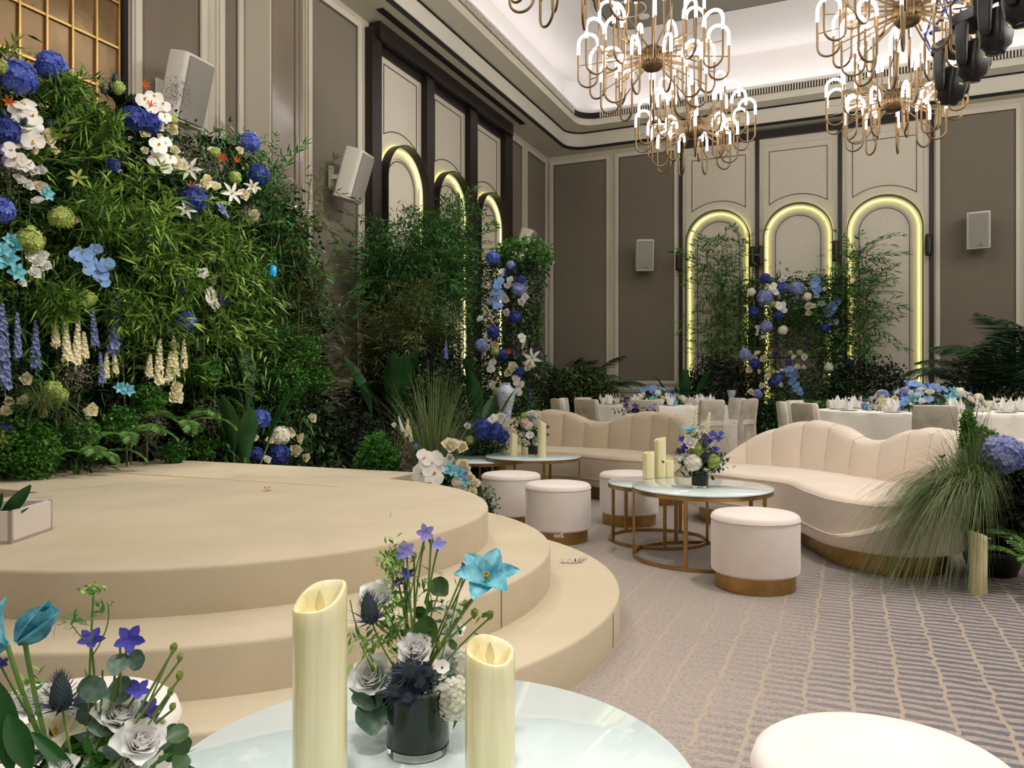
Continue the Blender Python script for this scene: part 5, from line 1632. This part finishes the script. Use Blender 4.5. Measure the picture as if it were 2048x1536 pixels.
SB('orchid', WH, [(690, 290, 45), (710, 350, 42), (660, 300, 40), (790, 510, 48), (750, 500, 44), (810, 540, 40), (1080, 505, 40), (1120, 500, 36)])
SB('orchid', SKY, [(1140, 210, 40), (1180, 225, 38), (1150, 270, 42), (1185, 290, 40), (1150, 330, 42), (1180, 350, 38), (1400, 450, 42), (1350, 500, 46), (1290, 530, 44), (1340, 560, 42), (1300, 590, 38), (870, 1200, 42), (910, 1215, 44), (880, 1260, 44), (930, 1290, 46), (900, 1330, 42), (940, 1370, 40), (960, 1420, 42), (985, 1450, 36)])
SB('rose', CR, [(520, 1020, 32), (590, 1080, 40), (480, 1070, 34), (1420, 1160, 42), (1500, 1220, 30), (430, 1200, 36), (450, 1450, 36), (960, 1175, 34), (635, 1270, 36), (570, 1380, 32), (1430, 825, 38), (1100, 500, 34), (1080, 580, 30)])
SB('rose', WH, [(520, 735, 24), (523, 780, 17), (575, 790, 17), (515, 815, 16), (575, 845, 18), (1225, 475, 34), (1165, 390, 30), (1385, 680, 28), (1380, 790, 22), (1035, 1060, 34), (915, 1065, 28), (1030, 1175, 20), (780, 1370, 26), (745, 1230, 20), (790, 1210, 20), (1260, 320, 24), (1430, 1060, 24), (800, 210, 36), (540, 1220, 24)])
SB('flower_spike', PURP, [(920, 1010, 22), (1035, 990, 22), (840, 1160, 26), (1440, 700, 22), (1340, 670, 22), (700, 1060, 22), (1240, 420, 18), (880, 1150, 22), (1430, 1440, 18)])
SB('gloriosa', ORG, [(680, 985, 28)])
p = onY(1595, 800, 16.15)
flower_screen('flower_screen', 'flower covered screen with gap in front of the middle back arch', Vector((p.x, 16.15, 0)), 1.75, .15, 3.15, it, .34, 11000, LEAFD, 0.0, hole=(.0, 1.62, .46, .24), leafL=.075)
for px, pyt, X_, ns, mt, lb, r, z0_ in ((1452, 452, 16.3, 70, LEAFBD, 'slim bamboo in front of the first back arch', .42, .42), (1425, 500, 16.2, 60, LEAFBD, 'bamboo at the left edge of the first back arch', .38, .4), (1500, 520, 16.45, 36, LEAFBD, 'bamboo left of the back flower screen', .2, .55),
                                  (1575, 530, 16.5, 20, LEAFBD, 'bamboo tips above the back flower screen', .3, .8), (1665, 480, 16.3, 50, LEAFBD, 'bamboo between middle and right back arches', .28, .45), (1735, 455, 16.2, 90, LEAFBD, 'tall bamboo in front of the last back arch', .48, .4), (1700, 500, 16.35, 60, LEAFBD, 'thinner bamboo left of the last back arch centre', .4, .4)):
    p = onY(px, pyt, X_)
    bamboo((p.x, X_, 0), p.z, 4, ns, r, mt, lb, z0_, .07, 1.5, 500, 'bamboo along the back wall')
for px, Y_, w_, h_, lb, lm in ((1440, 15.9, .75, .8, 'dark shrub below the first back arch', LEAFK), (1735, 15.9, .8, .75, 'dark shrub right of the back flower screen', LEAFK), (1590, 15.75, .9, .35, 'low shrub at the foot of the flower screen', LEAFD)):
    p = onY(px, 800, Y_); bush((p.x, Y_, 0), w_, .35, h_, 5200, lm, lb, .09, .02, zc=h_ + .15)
p = onY(1372, 800, 15.8); paddle_plant((p.x, 15.8, 0), 9, 1.5, 'dark paddle leaved plant left of the first back arch', None)
p = onY(1690, 800, 15.7); palm((p.x, 15.7, 0), 10, 1.0, 'palm at the right foot of the flower screen')
p = onY(1640, 800, 15.6); fern((p.x, 15.6, .55), 9, 1.9, 'light fern at the foot of the flower screen', (0, 0, .0), (-.1, .7))
p = onY(1425, 800, 16.0); palm((p.x, 16.0, 0), 9, 1.05, 'palm fronds at the left foot of the first back arch')
# corner palms and bush
for px, d, n, s, lb in ((1120, 16.6, 14, 1.35, 'large dark palm in the room corner'), (1180, 16.4, 12, 1.25, 'dark palm right of the corner palm'), (1075, 16.2, 10, 1.2, 'palm in the corner behind the flower column')):
    q = at(px, d); palm((q[0], q[1], 0), n, s, lb, (.3, 1.15))
q = at(1150, 15.6); bush((q[0], q[1], 0), .85, .5, .62, 7000, mat('bush_leaf', (60, 84, 30), .5, island=((30, 52, 18), (58, 84, 28), (84, 108, 38))), 'yellow green leafy bush in front of the corner palms', .10, .022, zc=.85)
q = at(1100, 15.2); bush((q[0], q[1], 0), .5, .4, .5, 3000, LEAFK, 'dark shrub behind the left banquet chairs', .09, .02, zc=.6)
for px, d, n, s, lb in ((1990, 12.6, 16, 1.55, 'large dark palm at right of the back wall'), (2050, 12.2, 14, 1.6, 'dark palm cut by the right edge of view'), (1945, 13.0, 12, 1.15, 'lower palm left of the large right palm')):
    q = at(px, d); palm((q[0], q[1], 0), n, s, lb, (.25, 1.15))
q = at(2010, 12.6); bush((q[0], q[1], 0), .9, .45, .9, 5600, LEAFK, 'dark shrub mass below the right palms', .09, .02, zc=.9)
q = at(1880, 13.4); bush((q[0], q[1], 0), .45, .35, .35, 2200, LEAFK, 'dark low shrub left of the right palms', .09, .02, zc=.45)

# ================================================================ RIGHT FRONT PLANTING
q = at(1938, 4.22)
db = (-cs * .75, -sn * .75)
grass((q[0], q[1], .0), 2600, .52, 'long weeping grass spilling over the right sofa end', .80, 2.3, .12, dirbias=db, w=.0018, zb=.46, hmin=.45)
grass((at(1935, 4.5)[0], at(1935, 4.5)[1], .55), 60, .62, 'sparse tall grass stems above the right planting', .5, .5, .06, w=.0016)
q = at(1985, 4.45)
rp = mound('dark planting with lilac hydrangea at the right edge', Vector((q[0], q[1], 0)), .38, .26, .36, .40, 5200, LEAFK,
      [('hydrangea', HL, 2003, 908, 39), ('hydrangea', HL, 2062, 915, 26), ('delphinium_floret', HB, 2043, 925, 10)], 4.15, .07, .018)
for px, py, s, nn in ((1936, 840, .045, 500), (1938, 862, .06, 900), (1934, 885, .055, 700), (1965, 870, .04, 400), (1985, 878, .04, 400), (1955, 895, .05, 500)):
    c = P3(px, py, 4.35)
    u = unit(NR.normal(0, 1, (nn, 3))) * (NR.uniform(.3, 1, nn) ** .4)[:, None] * s * np.array([.8, .8, 1.3])
    o = leaf_mass('celosia_plume', u + np.array(tuple(c)), CEL, .018, .006, (0, 0, .3), 1, .05, rp, rp.location, wide=.5)
q = at(2092, 3.98); fern((q[0], q[1], .0), 10, .85, 'fern with broad fronds beside the standing candle', (0, 0, .12), (-.1, .5))
q = at(2075, 4.2); fern((q[0], q[1], .22), 7, .75, 'upper fern fronds at the right edge behind the candle', (0, 0, .02), (-.1, .4))
q = at(1432, 5.9); mound('dusty green mound on the carpet behind the coffee table vase', Vector((q[0] + .02, q[1] + .25, 0)), .12, .12, .13, .16, 900, EUC, [], 6.1, .04, .012)

# ================================================================ TABLE CENTREPIECES
def centrepiece(label, p, rx, rz, nb, seed, grp='banquet centrepieces'):
    R = random.Random(seed)
    t = thing('table_centrepiece', label, 'centrepiece', p, 0, grp)
    n = 2600
    u = unit(NR.normal(0, 1, (n, 3))); u[:, 2] = np.abs(u[:, 2]); u *= (NR.uniform(.2, 1, n) ** .4)[:, None]
    leaf_mass('foliage', u * np.array([rx * .95, rx * .95, rz * .85]), LEAFD, .06, .014, (0, 0, .3), 1, .1, t, wide=.45)
    for i in range(nb):
        a = R.uniform(0, 2 * PI); h = R.uniform(0.02, 1); rr_ = math.sqrt(max(0, 1 - h * h))
        q = Vector((rx * rr_ * math.cos(a), rx * rr_ * math.sin(a), rz * h))
        k = R.random()
        kind, mt, s = (('rose', CR, .055) if k < .46 else ('rose', WH, .05) if k < .62 else ('hydrangea', HL, .075) if k < .66 else ('tulip', TEAL, .085) if k < .76 else ('delphinium_floret', HB, .06) if k < .84 else ('orchid', SKY, .075) if k < .90 else ('hydrangea', HW, .07))
        bloom(kind, mt, t, q, (q + Vector((R.gauss(0, .1), R.gauss(0, .1), .15))).normalized(), s * R.uniform(.8, 1.15), base=(0, 0, 0))
    for i in range(14):   # blue orchid spray arched over the crown
        a = R.uniform(0, 6.28); r_ = R.uniform(0, .16) 
        q = Vector((r_ * math.cos(a) * 1.6 - .12, r_ * math.sin(a) * 1.6, rz * R.uniform(.95, 1.2)))
        bloom('orchid', SKY, t, q, (q.normalized() + Vector((R.gauss(0, .4), -.4, R.gauss(0, .4)))).normalized(), .08, base=(0, 0, 0))
    return t
centrepiece('low round centrepiece of blue orchids on the left banquet table', TB1 + Vector((0, 0, .762)), .52, .24, 64, 4)
centrepiece('wide centrepiece of blue orchids on the right banquet table', TB2 + Vector((0, 0, .762)), .74, .30, 125, 9)

# ================================================================ BOUQUETS IN GLASS VASES
def vase(p, r, h, label):
    t = thing('glass_vase', label, 'vase', p, 0, 'round glass vases')
    M().lathe([(r * .97, 0), (r, .003), (r, .014), (.001, .0145)], 48).build('glass_foot', CLEAR, t)
    M().lathe([(r - .001, .0147), (r, .018), (r, h - .008), (r - .003, h - .008), (r - .004, h - .014), (.002, h - .02)], 48).build('leaf_lining', DKGREEN, t)
    M().lathe([(r, h - .0078), (r + .0004, h), (r - .002, h + .0005), (r - .003, h - .0078)], 48, capb=False, capt=False).build('glass_rim', CLEAR, t)
    return t
def stem(t, a, b, r=.0022, mt=STEMG, bend=.02, name='stem'):
    a = Vector(a) - t.location; b = Vector(b) - t.location
    mid = (a + b) / 2 + Vector((RND.uniform(-bend, bend), RND.uniform(-bend, bend), bend * .4))
    pts = []
    for k in range(8):
        u = k / 7; pts.append(a * (1 - u) ** 2 + mid * 2 * u * (1 - u) + b * u * u)
    M().tube(pts, r, 6).build(name, mt, t)
    return pts
def bouquet(label, vp, vh, vr, items, d, leaves=(), lab=None, fillers=0, fmt=None):
    """items: kind, material, px, py, radius px, [depth offset, normal mode]"""
    t = thing('bouquet', label, 'bouquet', (vp[0], vp[1], vp[2] + vh), 0, 'bouquets in glass vases')
    for it_ in items:
        kind, mt, px, py, r = it_[:5]
        dd = d + (it_[5] if len(it_) > 5 else 0); mode = it_[6] if len(it_) > 6 else 'f'
        q = P3(px, py, dd)
        out = (q - t.location).normalized()
        if mode == 'f': n_ = (facing(q, .5) + out * .35)
        elif mode == 'u': n_ = Vector((0, 0, 1)) + out * .35 + facing(q, 0) * .15
        elif mode == 'c': n_ = facing(q, .1)
        else:
            n_ = Vector(mode)
        bloom(kind, mt, t, q, n_.normalized(), r * dd / FOC * {'rose': 1.28, 'rose_bud': 2.0 if mt is HG else 1.4, 'hydrangea': 1.1, 'thistle': 1.4, 'delphinium_floret': 1.15}.get(kind, 1.05))
        if q.z > t.location.z + .04 or kind == 'tulip':
            if kind == 'rose_bud' and mt is WH: continue
            a = Vector((t.location.x + RND.uniform(-.3, .3) * vr, t.location.y + RND.uniform(-.3, .3) * vr, t.location.z - .01))
            stem(t, a, q - n_.normalized() * .004, .0035 if kind in ('tulip', 'closed_tulip') else .0017)
    for (px, py, r, az, tilt, mt) in leaves:
        q = P3(px, py, d + RND.uniform(-.03, .03))
        n_ = facing(q, .1) + Vector((RND.gauss(0, tilt), RND.gauss(0, tilt), RND.gauss(0, tilt)))
        bloom('round_leaf', mt, t, q, n_.normalized(), r * d / FOC, az)
    return t
# front bouquet
VP = oncam(836, 1.335, .4505)
vase(VP, .0535, .115, 'round glass vase lined with dark leaves between the front candles')
fb = bouquet('mixed bouquet with thistles and a teal tulip between the front candles', VP, .112, .05, [
    ('rose', WH, 832, 1294, 31, -.03), ('rose', WH, 755, 1192, 31, .03), ('rose', WH, 742, 1350, 38, 0), ('hydrangea', HW, 905, 1395, 44, 0), ('hydrangea', HW, 925, 1335, 34, .05),
    ('rose', WH, 897, 1318, 22, .04), ('rose', WH, 905, 1260, 20, .05), ('anemone', WH, 884, 1336, 17, -.05),
    ('thistle', THI, 740, 1228, 37, -.03, 'u'), ('thistle', THI, 822, 1342, 32, -.06, 'f'), ('thistle', THI, 838, 1362, 30, -.05, 'f'), ('thistle', THI, 792, 1382, 26, -.06, 'f'), ('thistle', THI, 852, 1345, 22, -.05, 'f'), ('thistle', THI, 815, 1395, 22, -.07, 'f'), ('thistle', THI, 800, 1352, 24, -.04, 'f'),
    ('tulip', TEAL, 972, 1160, 56, -.02, (.25, -.5, .8)),
    ('delphinium_floret', LAV, 851, 1066, 19, .0, 'c'), ('delphinium_floret', LAV, 812, 1100, 19, 0, 'c'), ('delphinium_floret', LAV, 800, 1108, 16, .02, 'c'), ('delphinium_floret', LAV, 876, 1092, 18, .0, 'f'), ('delphinium_floret', PURP, 797, 1165, 12), ('delphinium_floret', DEL, 815, 1150, 14), ('delphinium_floret', PURP, 930, 1135, 11), ('delphinium_floret', PURP, 942, 1132, 10),
    ('rose_bud', HG, 931, 1210, 8, 0, 'u'), ('rose_bud', HG, 949, 1228, 9, 0, 'u'), ('rose_bud', HG, 980, 1232, 9, 0, 'u'), ('rose_bud', HG, 828, 1112, 7, 0, 'u'), ('rose_bud', HG, 862, 1082, 7, 0, 'u'), ('rose_bud', HG, 876, 1293, 8, 0, 'u'),
    ('rose_bud', WH, 885, 1215, 10), ('rose_bud', WH, 900, 1225, 9), ('rose_bud', WH, 915, 1232, 8), ('rose_bud', WH, 870, 1220, 8), ('rose_bud', WH, 895, 1245, 8)],
    1.33, [(879, 1176, 22, 2.3, .2, EUCG), (855, 1262, 28, 2.5, .25, EUCG), (735, 1390, 32, .2, .2, EUC), (742, 1435, 34, 1.6, .2, EUC), (892, 1358, 26, 2.8, .3, EUC), (775, 1415, 22, 1, .4, EUC), (850, 1415, 20, 1, .4, EUC), (808, 1420, 20, 2, .4, EUC), (760, 1370, 18, 0, .4, EUC), (870, 1405, 18, 4, .4, EUC), (840, 1225, 14, 1, .5, EUCG), (862, 1215, 14, 3, .5, EUCG), (905, 1290, 12, 3, .5, EUCG)])
def fine_greens(t, cx, cy, d, w_, h_, n, mt, L=.03, Wd=.0035, name='fine_greens'):
    P = []
    for i in range(n):
        q = P3(cx + RND.gauss(0, w_), cy + RND.gauss(0, h_), d + RND.gauss(0, .02)); P.append(tuple(q))
    leaf_mass(name, np.array(P), mt, L, Wd, (0, 0, .5), 1, .1, t, t.location)
FG = mat('fresh_filler', (120, 160, 60), .5, island=((96, 142, 50), (134, 172, 74), (80, 120, 50)))
fine_greens(fb, 790, 1190, 1.345, 10, 45, 110, FG); fine_greens(fb, 785, 1125, 1.32, 14, 16, 90, FG, .02, .003); fine_greens(fb, 780, 1265, 1.36, 14, 26, 60, FG)
fine_greens(fb, 735, 1290, 1.31, 18, 16, 50, FG); fine_greens(fb, 850, 1190, 1.35, 22, 40, 34, LEAFG, .03, .005); fine_greens(fb, 905, 1235, 1.36, 24, 20, 50, LEAFG, .02, .004)
fine_greens(fb, 820, 1395, 1.38, 40, 20, 240, LEAFD, .05, .008)
for a, b_ in (((800, 1430), (848, 1080)), ((810, 1430), (806, 1115)), ((815, 1430), (790, 1140)), ((835, 1430), (878, 1185)), ((850, 1430), (930, 1140)), ((790, 1430), (720, 1285)), ((800, 1400), (700, 1200))):
    stem(fb, P3(a[0], a[1], 1.335), P3(b_[0], b_[1], 1.33), .0013, STEMG, .03)

# bottom left bouquet
VP2 = oncam(165, 1.02, .4105)
vase(VP2, .055, .11, 'round glass vase under the bottom left bouquet')
lb = bouquet('mixed bouquet with teal tulip and white lisianthus at bottom left', VP2, .11, .05, [
    ('rose', WH, 243, 1424, 42, 0), ('rose', WH, 284, 1480, 42, -.03), ('tulip', CR, 112, 1468, 48, 0, 'f'), ('rose', WH, 60, 1405, 36, .04), ('rose', WH, 128, 1530, 22, -.05), ('rose', CR, 105, 1480, 30, .01), ('rose', WH, 210, 1530, 38, .0), ('rose', WH, 262, 1530, 30, -.02),
    ('thistle', THI, 122, 1398, 44, -.02, 'u'), ('thistle', THI, 160, 1420, 28, .03, 'u'),
    ('closed_tulip', TEAL, 52, 1268, 74, -.03, (.62, .2, .62)), ('tulip', TEAL, 8, 1290, 76, -.02, (-.7, -.5, .15)),
    ('delphinium_floret', DEL, 182, 1282, 26, 0, 'f'), ('delphinium_floret', DEL, 259, 1279, 29, 0, 'c'), ('delphinium_floret', DEL, 276, 1383, 24), ('delphinium_floret', PURP, 298, 1420, 22), ('delphinium_floret', DEL, 298, 1442, 20), ('delphinium_floret', DEL, 194, 1458, 20), ('delphinium_floret', PURP, 2, 1330, 16),
    ('rose_bud', HG, 347, 1297, 9, 0, 'u'), ('rose_bud', HG, 360, 1316, 8, 0, 'u'), ('rose_bud', HG, 359, 1353, 9, 0, 'u'), ('rose_bud', HG, 341, 1385, 8, 0, 'u'), ('rose_bud', HG, 345, 1415, 8, 0, 'u'), ('rose_bud', HG, 325, 1450, 8, 0, 'u')],
    1.05, [(237, 1330, 23, 1.4, .2, EUC), (272, 1320, 22, .2, .5, EUC), (190, 1378, 26, 2.6, .4, EUC), (240, 1382, 28, .3, .35, EUC), (180, 1425, 24, 2.9, .4, EUC), (205, 1448, 26, .1, .5, EUC), (170, 1368, 20, 2.2, .4, EUC), (355, 1470, 21, .3, .2, EUCG), (365, 1492, 19, 2, .2, EUCG), (345, 1505, 19, 1, .3, EUCG), (327, 1478, 22, 1.6, .3, EUC), (360, 1525, 20, .5, .3, EUCG), (345, 1462, 14, 2, .4, EUCG), (230, 1500, 24, 1, .5, EUC), (180, 1480, 26, 2, .5, EUCG), (160, 1505, 20, 1, .5, EUCG)])
for a, b_, r_ in (((175, 1540), (187, 1190), .0015), ((185, 1540), (205, 1340), .0015), ((245, 1540), (346, 1300), .0014), ((240, 1540), (341, 1390), .0012), ((230, 1540), (240, 1290), .0015), ((185, 1300), (140, 1245), .0009), ((186, 1310), (215, 1205), .0009), ((210, 1540), (232, 1330), .0015)):
    stem(lb, P3(a[0], a[1], 1.05), P3(b_[0], b_[1], 1.04), r_, STEMG, .012)
fine_greens(lb, 187, 1180, 1.05, 9, 4, 90, FG, .008, .003, 'umbel'); fine_greens(lb, 205, 1215, 1.05, 9, 8, 14, LEAFG, .018, .003); fine_greens(lb, 150, 1246, 1.05, 16, 6, 22, LEAFG, .018, .0026)
fine_greens(lb, 190, 1525, 1.07, 60, 14, 150, LEAFG, .05, .006); fine_greens(lb, 120, 1500, 1.12, 55, 22, 160, LEAFD, .05, .008); fine_greens(lb, 180, 1400, 1.10, 26, 22, 40, FG, .03, .003); fine_greens(lb, 60, 1370, 1.06, 18, 12, 40, FG, .02, .003)
for px, py, ang, L_, W_ in ((22, 1540, 1.72, 175, 26), (60, 1540, 1.95, 120, 24), (150, 1545, 2.4, 120, 14)):
    q = P3(px, py, 1.0); m = M(); s_ = 1.0 / FOC
    petal(m, 0, 0, L_ * s_, W_ * s_, curl=-.06, cup=.35, point=.5, nu=10, nv=4)
    o = m.build('tulip_leaf', BIGLEAF, lb, q - lb.location)
    x = Vector((cs, sn, 0)) * math.cos(ang) + Vector((0, 0, 1)) * math.sin(ang); z = facing(q, 0); y = z.cross(x).normalized(); z = x.cross(y)
    o.rotation_mode = 'QUATERNION'; o.rotation_quaternion = Matrix((x, y, z)).transposed().to_quaternion()
# planter leaf on the stage
q = onz(-5, 1046, 3 * SH + .07)
for dx, ang, L_, W_ in ((0, .85, 120, 22), (-20, 1.1, 80, 16), (12, .55, 70, 5), (8, .75, 60, 4)):
    m = M(); d_ = 3.0
    petal(m, 0, 0, L_ * d_ / FOC * .8, W_ * d_ / FOC * .6, curl=-.1, cup=.4, point=.7, nu=8, nv=4)
    o = m.build('leaf_blade', BIGLEAF, pb)
    x = Vector((cs, sn, 0)) * math.cos(ang) + Vector((0, 0, 1)) * math.sin(ang); z = facing(q, 0); y = z.cross(x).normalized(); z = x.cross(y)
    Rm = Matrix.Rotation(-pb.rotation_euler.z, 3, 'Z')
    o.location = Rm @ (Vector((q.x, q.y, 3 * SH + .07)) + Vector((cs, sn, 0)) * dx * .002 - pb.location)
    o.rotation_mode = 'QUATERNION'; o.rotation_quaternion = (Rm @ Matrix((x, y, z)).transposed()).to_quaternion()

# middle coffee table bouquet
VP3 = oncam(1400, 4.80, .4505)
vase(VP3, .052, .105, 'round glass vase on the larger middle coffee table')
mb = bouquet('bouquet with green hydrangeas and pale flower spikes on the middle table', VP3, .10, .05, [
    ('hydrangea', HG, 1395, 899, 15), ('hydrangea', HG, 1426, 922, 14), ('hydrangea', HW, 1386, 925, 17, -.03), ('rose', WH, 1381, 884, 11, -.04), ('tulip', TEAL, 1380, 864, 18, 0, 'u'),
    ('delphinium_floret', DEL, 1425, 870, 9), ('delphinium_floret', DEL, 1436, 878, 9), ('delphinium_floret', DEL, 1418, 884, 8), ('delphinium_floret', DEL, 1364, 880, 8), ('delphinium_floret', DEL, 1370, 895, 9), ('delphinium_floret', DEL, 1430, 900, 8), ('delphinium_floret', PURP, 1412, 876, 8), ('delphinium_floret', DEL, 1442, 868, 7), ('delphinium_floret', PURP, 1366, 902, 7),
    ('thistle', THI, 1408, 890, 10, -.03, 'u'), ('thistle', THI, 1358, 903, 8, 0, 'f'), ('thistle', THI, 1412, 912, 10, -.04, 'f'), ('lily', WH, 1362, 912, 9), ('rose_bud', CR, 1405, 865, 7), ('rose', WH, 1372, 915, 7)],
    4.76)
for px, py0, py1, r_ in ((1389, 858, 808, 9), (1412, 868, 822, 9)):
    p0 = P3(px, py0, 4.85); p1 = P3(px + (4 if px < 1400 else 8), py1, 4.85)
    o = bloom('flower_spike', CR, mb, p0, p1 - p0, r_ * 4.85 / FOC); s_ = r_ * 4.85 / FOC * .9; o.scale = (s_, s_, (p1 - p0).length / 6.2)
    stem(mb, mb.location, p0, .002)
fine_greens(mb, 1398, 925, 4.8, 20, 12, 400, LEAFD, .05, .010); fine_greens(mb, 1430, 925, 4.82, 10, 10, 120, EUC, .035, .012); fine_greens(mb, 1365, 870, 4.8, 8, 14, 30, FG, .03, .003); fine_greens(mb, 1400, 880, 4.8, 18, 10, 160, LEAFG, .035, .006)

# left coffee table bouquet
VP4 = oncam(1066, 7.0, .4505)
vase(VP4, .045, .095, 'small round glass vase on the left coffee table')
b4 = bouquet('bouquet with white anemone and pink tint blooms on the left coffee table', VP4, .09, .05, [
    ('hydrangea', HW, 1056, 852, 10), ('hydrangea', mat('petal_blush', (220, 190, 176), .6, island=((206, 176, 164), (228, 204, 188))), 1050, 845, 11), ('tulip', TEAL, 1062, 838, 9, 0, 'u'), ('anemone', WH, 1060, 872, 10, -.04), ('rose', WH, 1066, 826, 7), ('rose', WH, 1057, 828, 6), ('rose', WH, 1047, 868, 7), ('rose', WH, 1070, 882, 6),
    ('delphinium_floret', PURP, 1095, 855, 5), ('delphinium_floret', PURP, 1095, 870, 4), ('hydrangea', HG, 1048, 832, 7), ('rose', WH, 1072, 845, 7)], 6.98)
fine_greens(b4, 1055, 862, 7.0, 12, 12, 420, LEAFD, .05, .011); fine_greens(b4, 1050, 845, 7.0, 12, 10, 160, LEAFG, .04, .008); fine_greens(b4, 1086, 860, 7.05, 5, 12, 40, FG, .04, .004)
# loose bouquet standing behind the left sofa
q = at(1275, 8.9)
t = thing('flower_stand', 'slim dark flower stand behind the left sofa', 'stand', (q[0], q[1], 0)); M().lathe([(.14, 0), (.14, .015), (.012, .02), (.012, .70), (.07, .71), (.07, .74)], 24).build('stand', PLBLK, t)
vb = bouquet('purple and white bouquet peeking above the left sofa back', Vector((q[0], q[1], .62)), .12, .05, [
    ('anemone', WH, 1256, 826, 8), ('rose', CR, 1258, 816, 7), ('delphinium_floret', PURP, 1265, 822, 9), ('delphinium_floret', PURP, 1270, 814, 8), ('delphinium_floret', PURP, 1252, 812, 7), ('hydrangea', HG, 1285, 825, 8), ('rose', WH, 1262, 833, 7), ('delphinium_floret', LAV, 1300, 818, 7), ('delphinium_floret', PURP, 1296, 823, 6)], 8.85)
vb['label'] = 'purple and white bouquet peeking above the left sofa back'; del vb['group']
fine_greens(vb, 1275, 826, 8.88, 16, 5, 240, LEAFD, .06, .014)
